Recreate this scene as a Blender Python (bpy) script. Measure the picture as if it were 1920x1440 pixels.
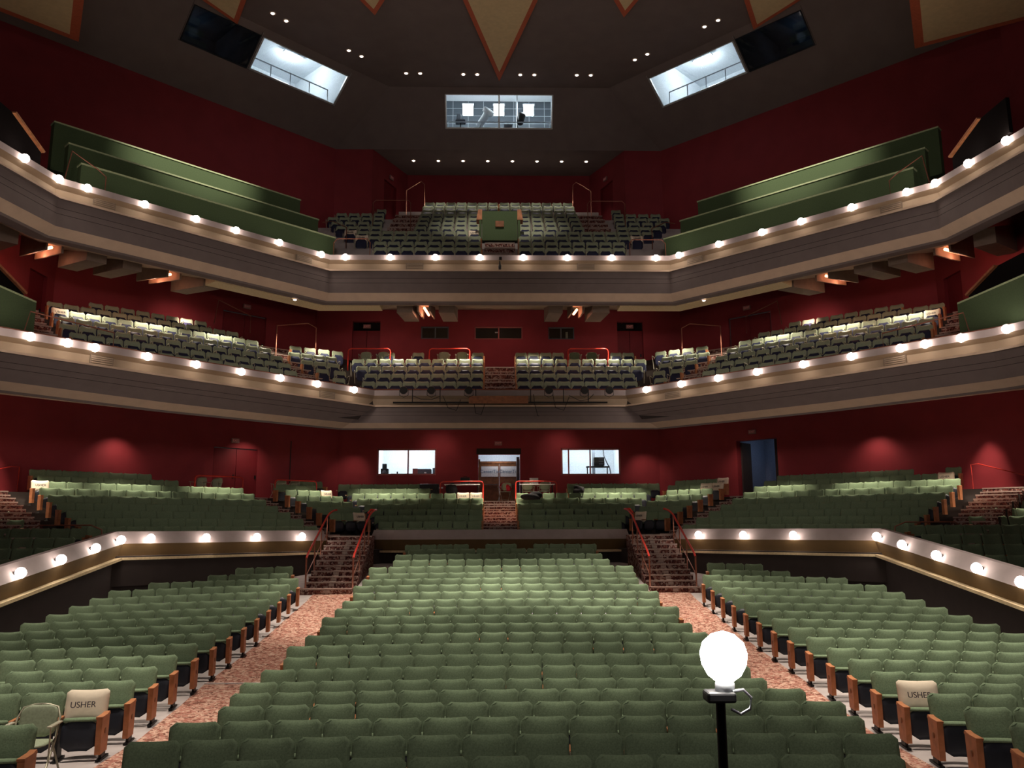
import bpy, bmesh, math, random
from mathutils import Vector, Matrix
random.seed(7)
scn = bpy.context.scene
for o in list(bpy.data.objects): bpy.data.objects.remove(o)
COL = scn.collection
Q = math.sqrt(.5)

# ---------------------------------------------------------------- camera, world, exposure
FPX, HOR = 1545.0, 990.0
YAW, PIT, ROLL = math.radians(1.2), math.atan((HOR - 720) / FPX), 0.004
fw = Vector((math.sin(YAW) * math.cos(PIT), math.cos(YAW) * math.cos(PIT), math.sin(PIT)))
rt = Vector((math.cos(YAW), -math.sin(YAW), 0)); up = rt.cross(fw)
rt, up = rt * math.cos(ROLL) - up * math.sin(ROLL), up * math.cos(ROLL) + rt * math.sin(ROLL)
CAMP = Vector((-.2, 0, 3.0))
cd = bpy.data.cameras.new('camera'); cam = bpy.data.objects.new('camera', cd); COL.objects.link(cam)
cd.sensor_width = 36; cd.lens = FPX / 1920 * 36; cd.clip_end = 200
M = Matrix((rt, up, -fw)).transposed().to_4x4(); M.translation = CAMP; cam.matrix_world = M
scn.camera = cam
w = bpy.data.worlds.new('world'); scn.world = w; w.use_nodes = True
bg = w.node_tree.nodes['Background']; bg.inputs[0].default_value = (.9, .78, .74, 1); bg.inputs[1].default_value = .012
vs = scn.view_settings; vs.view_transform = 'Standard'; vs.look = 'None'; vs.exposure = 0; vs.gamma = 1; vs.use_curve_mapping = False

def spot(name, loc, tgt, power, angle, blend=.6, color=(1, .84, .68), r=.08):
    l = bpy.data.lights.new(name, 'SPOT'); l.energy = power; l.spot_size = math.radians(angle); l.spot_blend = blend
    l.color = color; l.shadow_soft_size = r
    o = bpy.data.objects.new(name, l); COL.objects.link(o); o.location = loc
    o.rotation_euler = (Vector(tgt) - Vector(loc)).to_track_quat('-Z', 'Y').to_euler(); return o
def point(name, loc, power, color=(1, .82, .66), r=.1):
    l = bpy.data.lights.new(name, 'POINT'); l.energy = power; l.color = color; l.shadow_soft_size = r
    o = bpy.data.objects.new(name, l); COL.objects.link(o); o.location = loc; return o
def area(name, loc, tgt, power, sx, sy, color=(1, .85, .75)):
    l = bpy.data.lights.new(name, 'AREA'); l.energy = power; l.shape = 'RECTANGLE'; l.size = sx; l.size_y = sy; l.color = color
    o = bpy.data.objects.new(name, l); COL.objects.link(o); o.location = loc
    o.rotation_euler = (Vector(tgt) - Vector(loc)).to_track_quat('-Z', 'Y').to_euler(); return o

WARM = (1, .84, .70)
# unseen fill lights added above and behind the camera
area('added_stage_fill', (0, -3.0, 9.5), (0, 26, 7), 260, 9, 1.0, (1, .83, .78))
for sx in (-1, 1): spot('added_stage_fill', (sx * 1.5, -2.5, 8), (sx * 9.6, 27, 10.2), 3300, 33, .55, (1, .84, .79), 1.0)
spot('added_stage_fill', (0, -2.5, 8), (0, 24, 23), 1100, 50, .8, (1, .84, .76), 1.0)
spot('house_downlight', (0, 26, 23.2), (0, 34.6, 16), 3600, 34, .8, (1, .86, .74), .2)
# house downlights in the high ceiling over the stalls
HOUSE = [(0, 9.5, 5, 900, 44), (-2.6, 22.5, 8.5, 12000, 24), (2.6, 22.5, 8.5, 12000, 24), (0, 18.8, 9, 8500, 22), (-6.8, 17.5, 6, 4500, 30), (6.8, 18, 6, 6500, 32),
         (-7.2, 11.6, 5, 7500, 22), (7, 12.4, 5, 4500, 26), (-1.5, 12.6, 5, 4500, 24), (3.5, 12.6, 5, 1800, 24), (6, 14.5, 6, 3000, 24)]
for i, (x, y, dy, p, a) in enumerate(HOUSE):
    spot('house_downlight', (x, y, 23.2), (x, y - .2, 0), p * 2.6, a, .8, (1, .86, .72), .25)
# downlights in the balcony soffits, above the last rows
TER_SPOTS = [(x, 35.0) for x in (-5.5, -4.2, -1.1, 1.1, 4.2, 5.5)]
for s in (-3.2, 1.0, 4.2, 6.8):
    for sg in (-1, 1): TER_SPOTS.append((sg * (5.8 + Q * 5.3 + Q * s), 27.6 + Q * 5.3 - Q * s))
for x, y in TER_SPOTS: spot('terrace_downlight', (x, y, 6.85), (x, y, 4), 760, 66, .85, (1, .85, .66), .05)
spot('terrace_downlight', (0, 34.4, 6.85), (0, 33.8, 3), 2600, 40, .5, (1, .85, .66), .05)
MID_SPOTS = [(-4.4, 33.8), (-1.4, 33.8), (1.4, 33.8), (4.6, 33.8)]
for x, y in MID_SPOTS: spot('balcony_downlight', (x, y, 11.1), (x, y - .15, 9), 330, 110, .8, (1, .88, .70), .05)
for s in (1.2, 3.6, 6.0, 8.2):
    for sg in (-1, 1):
        spot('balcony_downlight', (sg * (5 + .67 * 4 + .74 * s), 29.6 + .74 * 4 - .67 * s, 11.0), (sg * (5 + .67 * 3.9 + .74 * s), 29.6 + .74 * 3.9 - .67 * s, 9), 210, 125, .8, (1, .88, .70), .05)
for sg in (-1, 1): spot('balcony_downlight', (sg * 7.2, 33.0, 11.0), (sg * 7.0, 33, 9), 220, 120, .8, (1, .88, .70), .05)
# upper tier: recessed lights in the ceiling soffit over its last rows
SOF = [(-4.28 + 1.24 * i, 38.9) for i in range(8)]
for i, (x, y) in enumerate(SOF): spot('soffit_downlight', (x, y, 21.05), (x, y + .15, 18), 110, 62, .5, (1, .88, .74), .04)
# spots for the glows on the red walls, some added as general fill
for x, y, z, tx, ty, tz, p, a in ((16.6, 27.6, 7.3, 16.9, 28.5, 3.6, 1300, 38), (-17.0, 27.4, 7.3, -17.3, 28.1, 3.6, 1300, 38),
        (6.3, 36.9, 6.9, 6.9, 38, 4.6, 130, 80), (-6.4, 36.9, 6.9, -6.9, 38, 4.6, 100, 80), (2.8, 36.6, 7.0, 2.8, 38, 6.4, 50, 100), (-2.8, 36.6, 7.0, -2.8, 38, 6.4, 50, 100),
        (10.0, 34.0, 6.7, 10.9, 34.9, 4.8, 120, 110), (-10.0, 34.0, 6.7, -10.9, 34.9, 4.8, 120, 110), (13.8, 30.4, 6.5, 14.6, 31.2, 4.6, 110, 110), (-13.8, 30.4, 6.5, -14.6, 31.2, 4.6, 110, 110),
        (0, 34.5, 11.2, 0, 37, 11.2, 60, 110), (5.4, 34.5, 11.2, 5.6, 37, 11.2, 40, 110), (-5.4, 34.5, 11.2, -5.6, 37, 11.2, 40, 110), (12.0, 31.0, 11.0, 13, 32.4, 10.8, 120, 100), (-12.0, 31.0, 11.0, -13, 32.4, 10.8, 120, 100)):
    spot('wall_glow_fill', (x, y, z), (tx, ty, tz), p * .5, a, 1, (1, .66, .55), .05)

# ---------------------------------------------------------------- materials
def mat(name, col, rough=.7, metal=0, noise=None, nscale=20, bump=0, emit=None, estr=0, col2=None, spec=.3):
    m = bpy.data.materials.new(name); m.use_nodes = True; nt = m.node_tree; b = nt.nodes['Principled BSDF']
    b.inputs['Roughness'].default_value = rough; b.inputs['Metallic'].default_value = metal
    b.inputs['Specular IOR Level'].default_value = spec
    c = (*col, 1); b.inputs['Base Color'].default_value = c
    tc = nt.nodes.new('ShaderNodeTexCoord')
    n = nt.nodes.new('ShaderNodeTexNoise'); n.inputs['Scale'].default_value = nscale; n.inputs['Detail'].default_value = 4
    nt.links.new(tc.outputs['Object'], n.inputs['Vector'])
    k = noise if noise is not None else .12
    r = nt.nodes.new('ShaderNodeValToRGB'); r.color_ramp.elements[0].position = .3; r.color_ramp.elements[1].position = .7
    c2 = col2 or tuple(v * (1 - k) for v in col)
    r.color_ramp.elements[0].color = (*c2, 1); r.color_ramp.elements[1].color = (*[min(1, v * (1 + (k if not col2 else 0))) for v in col], 1)
    nt.links.new(n.outputs['Fac'], r.inputs['Fac']); nt.links.new(r.outputs['Color'], b.inputs['Base Color'])
    if bump:
        bp = nt.nodes.new('ShaderNodeBump'); bp.inputs['Strength'].default_value = bump; bp.inputs['Distance'].default_value = .01
        nt.links.new(n.outputs['Fac'], bp.inputs['Height']); nt.links.new(bp.outputs['Normal'], b.inputs['Normal'])
    if emit: b.inputs['Emission Color'].default_value = (*emit, 1); b.inputs['Emission Strength'].default_value = estr
    return m
def speck(name, cols, scale):
    m = bpy.data.materials.new(name); m.use_nodes = True; nt = m.node_tree; b = nt.nodes['Principled BSDF']; b.inputs['Roughness'].default_value = .95
    b.inputs['Specular IOR Level'].default_value = .1
    tc = nt.nodes.new('ShaderNodeTexCoord'); v = nt.nodes.new('ShaderNodeTexVoronoi'); v.inputs['Scale'].default_value = scale
    n = nt.nodes.new('ShaderNodeTexNoise'); n.inputs['Scale'].default_value = scale * .8; n.inputs['Detail'].default_value = 3
    mx = nt.nodes.new('ShaderNodeMixRGB'); mx.inputs[0].default_value = .12
    nt.links.new(tc.outputs['Object'], n.inputs['Vector']); nt.links.new(tc.outputs['Object'], mx.inputs[1]); nt.links.new(n.outputs['Color'], mx.inputs[2])
    nt.links.new(mx.outputs[0], v.inputs['Vector'])
    sp = nt.nodes.new('ShaderNodeSeparateColor'); nt.links.new(v.outputs['Color'], sp.inputs[0])
    r = nt.nodes.new('ShaderNodeValToRGB'); r.color_ramp.interpolation = 'CONSTANT'; e = r.color_ramp.elements
    e[0].color = (*cols[0], 1); e[1].position = 1 / len(cols); e[1].color = (*cols[1], 1)
    for i, c in enumerate(cols[2:]): x = e.new((i + 2) / len(cols)); x.color = (*c, 1)
    nt.links.new(sp.outputs[0], r.inputs['Fac']); nt.links.new(r.outputs[0], b.inputs['Base Color']); return m
def emis(name, col, s):
    m = bpy.data.materials.new(name); m.use_nodes = True; b = m.node_tree.nodes['Principled BSDF']
    b.inputs['Base Color'].default_value = (*col, 1); b.inputs['Emission Color'].default_value = (*col, 1); b.inputs['Emission Strength'].default_value = s; return m
GREEN = mat('green_upholstery', (.175, .245, .150), .9, nscale=60, noise=.18, bump=.15, spec=.15)
GREEN_B = mat('green_vinyl', (.30, .35, .24), .55, nscale=40)
SHELL = mat('green_seat_shell', (.10, .14, .08), .6)
NAVY = mat('dark_blue_seat_pan', (.016, .02, .032), .5, spec=.4)
NAVY_B = mat('navy_seat_pan', (.02, .024, .06), .6)
WOODM = mat('oak_veneer', (.42, .17, .075), .45, nscale=8, noise=.25)
WOODD = mat('dark_oak', (.22, .085, .035), .45, nscale=8, noise=.25)
IRON = mat('dark_iron', (.03, .03, .032), .5, .6)
CREAMF = mat('cream_metal', (.42, .40, .30), .4, .3)
COVER = mat('cream_cotton', (.75, .66, .52), .95, nscale=9, noise=.06, bump=.3)
INK = mat('dark_print', (.06, .05, .06), .8)
RED = mat('red_painted_wall', (.25, .030, .038), .75, nscale=1.2, noise=.08)
REDD = mat('red_painted_door', (.16, .012, .018), .6, nscale=2, noise=.1)
REDRAIL = mat('red_enamel_rail', (.50, .035, .022), .35)
RUST = mat('bronze_rail', (.30, .12, .08), .4, .5)
GREY = mat('taupe_plaster', (.155, .125, .118), .85, nscale=3, noise=.06)
BEIGE = mat('beige_plaster', (.30, .23, .16), .8, nscale=3, noise=.06)
LIP = mat('mauve_plaster', (.30, .25, .245), .75, nscale=4, noise=.06)
TAN = mat('tan_plaster', (.50, .38, .28), .75, nscale=3, noise=.06)
OCHRE = mat('ochre_plaster', (.15, .095, .04), .8, nscale=3, noise=.06)
CREAM = mat('cream_ledge', (.62, .50, .30), .7)
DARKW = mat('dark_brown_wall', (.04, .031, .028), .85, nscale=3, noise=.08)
CEIL = mat('ceiling_brown', (.18, .145, .135), .85, nscale=1.5, noise=.06)
PANELC = mat('ochre_fabric_panel', (.66, .52, .30), .9, nscale=6, noise=.06)
ORANGE = mat('orange_border', (.50, .12, .06), .7)
CONC = mat('grey_concrete', (.38, .34, .33), .8, nscale=3, noise=.12)
CARPET = speck('patterned_carpet', [(.29, .12, .09), (.16, .07, .05), (.42, .25, .19), (.35, .17, .13), (.50, .34, .26)], 24)
STEPC = speck('step_carpet', [(.14, .05, .04), (.07, .025, .025), (.42, .32, .28), (.24, .11, .09)], 22)
NOSE = mat('metal_nosing', (.42, .33, .29), .4, .4)
GREENP = mat('green_cloth_screen', (.06, .095, .042), .85, nscale=30, noise=.1, bump=.1)
GREENT = mat('pale_green_trim', (.35, .42, .24), .6)
BLACK = mat('black_plastic', (.012, .012, .013), .5)
MATTE = mat('matte_black', (.012, .010, .010), 1, spec=0)
BLACKC = mat('black_cloth', (.018, .017, .02), .95, nscale=12, bump=.6)
METAL = mat('steel_frame', (.45, .47, .5), .35, .8)
WHITEW = mat('white_room_wall', (.78, .82, .85), .8)
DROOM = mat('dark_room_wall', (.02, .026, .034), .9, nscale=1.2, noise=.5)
GREYP = mat('grey_room_panel', (.12, .13, .15), .7)
BLUEW = mat('blue_grey_wall', (.18, .22, .32), .8)
PAPER = mat('white_card', (.8, .78, .78), .6)
LAMP = emis('lamp_glow', (1, .86, .76), 22)
LAMPS = emis('downlight_glow', (1, .80, .68), 9)
TUBE = emis('fluorescent_glow', (.92, .97, 1), 30)
HEAT = emis('red_neon_glow', (1, .34, .16), 7)
GHOST = emis('ghost_bulb_glow', (1, .93, .84), 60)
EXITE = emis('exit_letter_glow', (.8, .3, .28), .06)
GLASS = bpy.data.materials.new('window_glass'); GLASS.use_nodes = True
gnt = GLASS.node_tree; gnt.nodes.clear()
go = gnt.nodes.new('ShaderNodeOutputMaterial'); gt = gnt.nodes.new('ShaderNodeBsdfTransparent'); gg = gnt.nodes.new('ShaderNodeBsdfGlossy'); gm = gnt.nodes.new('ShaderNodeMixShader')
gt.inputs[0].default_value = (.93, .96, .97, 1); gg.inputs[1].default_value = .03; gm.inputs[0].default_value = .07
gnt.links.new(gt.outputs[0], gm.inputs[1]); gnt.links.new(gg.outputs[0], gm.inputs[2]); gnt.links.new(gm.outputs[0], go.inputs[0])

# ---------------------------------------------------------------- mesh builder
class MB:
    def __init__(s): s.v = []; s.f = []; s.m = []; s.mats = []; s.sm = []
    def mi(s, m):
        if m not in s.mats: s.mats.append(m)
        return s.mats.index(m)
    def add(s, vs_, fs, m, smooth=False):
        b = len(s.v); s.v += [tuple(p) for p in vs_]; k = s.mi(m)
        for f in fs: s.f.append(tuple(b + i for i in f)); s.m.append(k); s.sm.append(smooth)
        return s
    def box(s, a, b, m, T=None):
        x0, y0, z0 = a; x1, y1, z1 = b
        P = [(x0, y0, z0), (x1, y0, z0), (x1, y1, z0), (x0, y1, z0), (x0, y0, z1), (x1, y0, z1), (x1, y1, z1), (x0, y1, z1)]
        if T: P = [T @ Vector(p) for p in P]
        return s.add(P, [(3, 2, 1, 0), (4, 5, 6, 7), (0, 1, 5, 4), (1, 2, 6, 5), (2, 3, 7, 6), (3, 0, 4, 7)], m)
    def hexa(s, P, m): return s.add(P, [(3, 2, 1, 0), (4, 5, 6, 7), (0, 1, 5, 4), (1, 2, 6, 5), (2, 3, 7, 6), (3, 0, 4, 7)], m)
    def prism(s, poly, z0, z1, m):
        n = len(poly); P = [(x, y, z0) for x, y in poly] + [(x, y, z1) for x, y in poly]
        return s.add(P, [tuple(range(n))[::-1], tuple(range(n, 2 * n))] + [(i, (i + 1) % n, n + (i + 1) % n, n + i) for i in range(n)], m)
    def tube(s, pts, r, m, n=8):
        pts = [Vector(p) for p in pts]; V = []; F = []
        for i, p in enumerate(pts):
            d = (pts[min(i + 1, len(pts) - 1)] - pts[max(i - 1, 0)]).normalized()
            u_ = d.cross(Vector((0, 0, 1)));
            if u_.length < .05: u_ = Vector((1, 0, 0))
            u_.normalize(); w_ = d.cross(u_).normalized()
            V += [p + (u_ * math.cos(2 * math.pi * j / n) + w_ * math.sin(2 * math.pi * j / n)) * r for j in range(n)]
        for i in range(len(pts) - 1):
            for j in range(n): F.append((i * n + j, i * n + (j + 1) % n, (i + 1) * n + (j + 1) % n, (i + 1) * n + j))
        F.append(tuple(range(n))); F.append(tuple(range((len(pts) - 1) * n, len(pts) * n))[::-1])
        return s.add(V, F, m, True)
    def lathe(s, prof, c, m, n=16, axis=None):
        V = []; F = []
        R = Vector((0, 0, 1)).rotation_difference(Vector(axis)).to_matrix() if axis else Matrix.Identity(3)
        for r, z in prof: V += [R @ Vector((r * math.cos(2 * math.pi * j / n), r * math.sin(2 * math.pi * j / n), z)) + Vector(c) for j in range(n)]
        for i in range(len(prof) - 1):
            for j in range(n): F.append((i * n + j, i * n + (j + 1) % n, (i + 1) * n + (j + 1) % n, (i + 1) * n + j))
        F.append(tuple(range(n))[::-1]); F.append(tuple(range((len(prof) - 1) * n, len(prof) * n)))
        return s.add(V, F, m, True)
    def mesh(s, name):
        me = bpy.data.meshes.new(name); me.from_pydata(s.v, [], s.f)
        for m in s.mats: me.materials.append(m)
        me.polygons.foreach_set('material_index', s.m); me.polygons.foreach_set('use_smooth', s.sm); me.update(); return me
    def build(s, name, parent=None, at=None, rz=0):
        o = bpy.data.objects.new(name, s.mesh(name)); COL.objects.link(o)
        if parent: o.parent = parent
        if at: o.location = at
        if rz: o.rotation_euler = (0, 0, rz)
        return o
def tag(o, label=None, cat=None, group=None, kind=None):
    if label: o['label'] = label
    if cat: o['category'] = cat
    if group: o['group'] = group
    if kind: o['kind'] = kind
    return o
def thing(name, label, cat, loc=(0, 0, 0), rz=0, group=None):
    o = bpy.data.objects.new(name, None); COL.objects.link(o); o.location = loc; o.rotation_euler = (0, 0, rz); o.empty_display_size = .1
    return tag(o, label, cat, group)
def struct(name, mb, label=None):
    o = mb.build(name); tag(o, label, kind='structure'); return o
def bevel(o, w=.01, seg=2):
    b = o.modifiers.new('bevel', 'BEVEL'); b.width = w; b.segments = seg; b.limit_method = 'ANGLE'; return o
def loft(paths, mats, mb=None, close=False):
    """paths: list of polylines (3D points, same count); mats: one material per gap between neighbouring polylines"""
    mb = mb or MB()
    for k in range(len(paths) - 1):
        a, b = paths[k], paths[k + 1]
        for i in range(len(a) - 1): mb.add([a[i], a[i + 1], b[i + 1], b[i]], [(0, 1, 2, 3)], mats[k])
    return mb
def offs(poly, o):
    """offset an open 2D polyline to its left by o (mitred)"""
    out = []; n = len(poly)
    for i in range(n):
        ns = []
        for a, b in ((i - 1, i), (i, i + 1)):
            if a >= 0 and b < n:
                d = Vector((poly[b][0] - poly[a][0], poly[b][1] - poly[a][1])).normalized(); ns.append(Vector((-d.y, d.x)))
        nn = ns[0] if len(ns) == 1 else (ns[0] + ns[1]).normalized()
        k = 1 / max(.3, nn.dot(ns[0])); out.append((poly[i][0] + nn.x * o * k, poly[i][1] + nn.y * o * k))
    return out
def z3(poly, z): return [(x, y, z[i] if isinstance(z, (list, tuple)) else z) for i, (x, y) in enumerate(poly)]
def mir(poly): return list(poly) + [(-x, y) for x, y in reversed(poly)]

# ---------------------------------------------------------------- floor heights of the stalls
FT = [(5.5, .36), (7.65, .23), (9.5, .16), (12.3, .08), (14.2, .16), (16, .28), (17.9, .42), (19.7, .59), (21.6, .81), (23.5, 1.01), (25.3, 1.30), (27.2, 1.57), (28.1, 1.69), (31, 2.0)]
def F(y):
    for (a, za), (b, zb) in zip(FT, FT[1:]):
        if y <= b: return za + (zb - za) * (y - a) / (b - a)
    return 2.0
mb = MB(); ys = [3.0 + .5 * i for i in range(54)]
for y0, y1 in zip(ys, ys[1:]):
    for x0, x1 in zip(range(-14, 14, 2), range(-12, 16, 2)):
        mb.add([(x0, y0, F(y0)), (x1, y0, F(y0)), (x1, y1, F(y1)), (x0, y1, F(y1))], [(0, 1, 2, 3)], CONC, True)
struct('floor', mb, 'raked grey concrete floor under the stalls seats')
def aisle_edge(y): return 5.02 + .38 * min(1, max(0, (y - 9.5) / 6.0))
for sg in (-1, 1):
    mb = MB(); yy = [5 + .25 * i for i in range(79)]
    for y0, y1 in zip(yy, yy[1:]):
        a0, a1 = aisle_edge(y0) * sg, aisle_edge(y1) * sg; b = 3.2 * sg; h = .015
        mb.add([(a0, y0, F(y0) + h), (b, y0, F(y0) + h), (b, y1, F(y1) + h), (a1, y1, F(y1) + h)], [(0, 1, 2, 3) if sg < 0 else (3, 2, 1, 0)], CARPET)
        mb.add([(a0, y0, F(y0)), (a0, y0, F(y0) + h), (a1, y1, F(y1) + h), (a1, y1, F(y1))], [(0, 1, 2, 3)], CARPET)
    tag(mb.build('aisle_carpet'), 'red and brown flecked carpet runner down the %s-hand stalls aisle' % ('left' if sg < 0 else 'right'), 'carpet')
tag(MB().box((-5.4, 15.55, F(15.5)), (-3.9, 15.58, F(15.5) + .04), PAPER).build('floor_tape'), 'pale strip of tape across the carpeted aisle on the left', 'tape')

# ---------------------------------------------------------------- tier fronts
def front(name, label, pa, pb, zt, zlip, zbei, zled, zgr, zband, soffit_o=1.6, zs=None, lipm=LIP, beim=BEIGE):
    A = mir(pa); B = mir(pb)
    def lerp(t): return [(a[0] + (b[0] - a[0]) * t, a[1] + (b[1] - a[1]) * t) for a, b in zip(A, B)]
    sec = [(0, .35, zt - .9), (0, .30, zt), (0, 0, zt), (0, 0, zlip), (.0, .18, zlip - .1), (0, .22, zbei), (0, -.06, zbei), (0, -.06, zled)]
    mats = [lipm, lipm, lipm, beim, beim, TAN, TAN]
    h = zled - zgr
    gz = [zled, zled - h * .30, zled - h * .32, zled - h * .52, zled - h * .54, zgr]
    for i, z in enumerate(gz):
        sec.append(((zled - z) / (zled - zband), .04 if i not in (1, 2) else .04, z)); mats.append(GREY if i not in (2, 4) else DARKW)
    sec.append((1, .30, zband)); mats.append(TAN)
    sec.append((1, .36, zband - .05)); mats.append(GREY)
    sec.append((1, .40, zband - .02)); mats.append(DARKW)
    sec.append((1, .9, zband + .02)); mats.append(GREY)
    paths = [z3([(p[0], p[1]) for p in offs(lerp(t), o)], z) for t, o, z in sec]
    return struct(name, loft(paths, mats), label), paths[-1]
# mitre direction: path runs left to right, so its left side faces away from the stage
UPA = [(-14.1, 13.0), (-12.55, 22.35), (-6.22, 29.0)]
MIA = [(-14.8, 14.5), (-12.5, 20.3), (-9.9, 23.6), (-7.1, 26.9), (-4.6, 29.8)]
MIB = [(-15.4, 15.5), (-12.9, 20.9), (-10.0, 24.9), (-7.9, 27.1), (-5.6, 29.4)]
_, upb = front('balcony_front', 'upper balcony front', UPA, UPA, 12.87, 12.68, 12.30, 12.24, 11.44, 11.20)
_, mib = front('balcony_front', 'middle balcony front', MIA, MIB, 7.98, 7.78, 7.42, 7.36, 6.74, 6.57)
# thin dark rail line on top of each front
for pa, z, lab in ((UPA, 12.93, 'upper'), (MIA, 8.05, 'middle')):
    pts = z3(offs(mir(pa), .28), z)
    tag(MB().tube(pts, .025, RUST, 6).build('balcony_rail'), 'slim dark rail running along the top of the %s balcony front' % lab, 'rail')

# lower parapet round the stalls
LP = [(-10.3, 4.0), (-10.3, 23.0), (-5.72, 27.62)]
LZ = [-2.55, 0, 0]
for sg in (-1, 1):
    P = LP if sg < 0 else [(-x, y) for x, y in reversed(LP)]; Z = LZ if sg < 0 else LZ[::-1]
    sec = [(.45, 2.2, DARKW), (.40, 2.95, LIP), (.22, 2.95, LIP), (0, 2.62, OCHRE), (.16, 2.25, CREAM), (-.02, 2.25, CREAM), (-.02, 2.18, DARKW), (.2, 2.18, DARKW), (.2, -1.2, DARKW)]
    paths = [z3(offs(P, o), [z + dz if i < 8 else (F(p[1]) - .5) for p, dz in zip(P, Z)]) for i, (o, z, m) in enumerate(sec)]
    struct('wall_parapet', loft(paths, [s[2] for s in sec[:-1]]), 'stalls side parapet')
    # end cap beside the stairs
P = [(-4.55, 29.35), (-3.75, 29.0), (3.75, 29.0), (4.55, 29.35)]
paths = [z3(offs(P, o), z) for o, z, m in sec[:-1]] + [z3(offs(P, .2), 1.2)]
struct('wall_parapet', loft(paths, [s[2] for s in sec[:-1]]), 'centre parapet behind the stalls')

# ---------------------------------------------------------------- stepped floors of the three tiers
TER = dict(base=(5.8, 27.6), a=(Q, -Q), n=(Q, Q), yc=lambda k: 30 + .87 * k, t=lambda k: .7 + .85 * k, zc=lambda k: 3.0 + .24 * k - .78, zw=lambda k: 3.07 + .241 * k - .78, N=9, send=8.75, back=38.0, tb=8.5)
MID = dict(base=(5.0, 29.6), a=(.741, -.671), n=(.671, .741), yc=lambda k: 31 + .93 * k, t=lambda k: .8 + .9 * k, zc=lambda k: 8.5 + .48 * k - .78, zw=lambda k: 8.45 + .435 * k - .78, N=7, send=10.6, back=37.0, tb=7.75)
def wp(T, t, s, sg=1):
    return (sg * (T['base'][0] + T['n'][0] * t + T['a'][0] * s), T['base'][1] + T['n'][1] * t + T['a'][1] * s)
def corner(T, y, t):
    s = (T['base'][1] + T['n'][1] * t - y) / -T['a'][1]; return wp(T, t, s)
def tier_floor(T, label, nc):
    mb = MB()
    for k in range(T['N']):
        last = k == T['N'] - 1; y0 = T['yc'](min(k, nc)) - .74; t0 = T['t'](k) - .72
        y1 = T['back'] if k >= nc - 1 else T['yc'](k + 1) - .74; t1 = T['tb'] if last else T['t'](k + 1) - .72
        zc, zw = T['zc'](min(k, nc - 1)), T['zw'](k)
        c0 = corner(T, y0 if k < nc else T['back'], t0); c1 = corner(T, y1, t1)
        if k < nc:
            mb.add([(-c0[0], y0, zc), (c0[0], y0, zc), (c1[0], y1, zc), (-c1[0], y1, zc)], [(0, 1, 2, 3)], CONC)
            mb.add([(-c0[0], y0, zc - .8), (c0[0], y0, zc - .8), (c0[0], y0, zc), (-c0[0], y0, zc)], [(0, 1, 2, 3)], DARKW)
        for sg in (-1, 1):
            e0, e1 = wp(T, t0, T['send'], sg), wp(T, t1, T['send'], sg); a, b = (sg * c0[0], c0[1]), (sg * c1[0], c1[1])
            mb.add([(*a, zw), (*e0, zw), (*e1, zw), (*b, zw)], [(0, 1, 2, 3)], CONC)
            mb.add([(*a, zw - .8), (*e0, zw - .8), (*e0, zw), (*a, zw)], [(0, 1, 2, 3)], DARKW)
    struct('floor', mb, label)
tier_floor(TER, 'stepped floor of the terrace', 9); tier_floor(MID, 'stepped floor of the middle balcony', 5)
UY = lambda k: 30.6 + .93 * k
UZ = lambda k: 13.71 + .565 * k - .78
mb = MB()
for k in range(11):
    y0 = UY(k) - .74; y1 = UY(k + 1) - .74 if k < 10 else 41
    X = 8.6 if k < 7 else (6.1 if k < 9 else 5.0)
    mb.box((-X, y0, UZ(k) - .9), (X, y1, UZ(k)), CONC)
struct('floor', mb, 'stepped floor of the upper balcony')
# side blocks of the terrace beyond the diagonal aisles
SDY = lambda i: 27 - .95 * i
SDZ = lambda i: 4.0 - .245 * i - .78
mb = MB()
for sg in (-1, 1):
    for i in range(12):
        mb.box((10.9 if sg > 0 else -18.5, SDY(i) - .8, -.5), (18.5 if sg > 0 else -10.9, SDY(i) + .15, SDZ(i)), CONC)
struct('floor', mb, 'stepped floor of the terrace side blocks')
for sg in (-1, 1): spot('terrace_downlight', (sg * 15.5, 25.6, 6.9), (sg * 15.8, 25.4, 3), 900, 84, .85, (1, .85, .68), .05)

# carpeted steps in the aisles
def steps(name, lab, rects):
    """rects: list of (4 plan corners front-left, front-right, back-right, back-left, ztop, height)"""
    mb = MB(); nb = MB()
    for P, z, h in rects:
        dd = Vector((P[3][0] - P[0][0], P[3][1] - P[0][1])).normalized() * .015; P = [(P[0][0] - dd.x, P[0][1] - dd.y), (P[1][0] - dd.x, P[1][1] - dd.y), P[2], P[3]]; h = max(h, .34)
        mb.prism(P, z - h, z, STEPC)
        (ax, ay), (bx, by) = P[0], P[1]; d = Vector((P[3][0] - ax, P[3][1] - ay)).normalized() * .05; e = d * .3
        nb.prism([(ax - e.x, ay - e.y), (bx - e.x, by - e.y), (bx + d.x, by + d.y), (ax + d.x, ay + d.y)], z - .03, z + .012, NOSE)
    o = thing(name, lab, 'stairs'); mb.build('tread', o); nb.build('nosing', o); return o
def aisle_rects(T, k0, k1, f):
    out = []
    for k in range(k0, k1):
        for half in (0, 1): out.append(f(k, half))
    return out
def cen(k, half):
    y = TER['yc'](k) - .74 - (.30 if half == 0 else 0); z = TER['zc'](k) - (.12 if half == 0 else -.012)
    return ([(-.66, y), (.66, y), (.66, y + (.3 if half == 0 else .87)), (-.66, y + (.3 if half == 0 else .87))], z, .22)
steps('aisle_stairs', 'patterned carpeted steps rising to the double doors in the middle of the terrace', aisle_rects(TER, 1, 9, cen))
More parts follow.
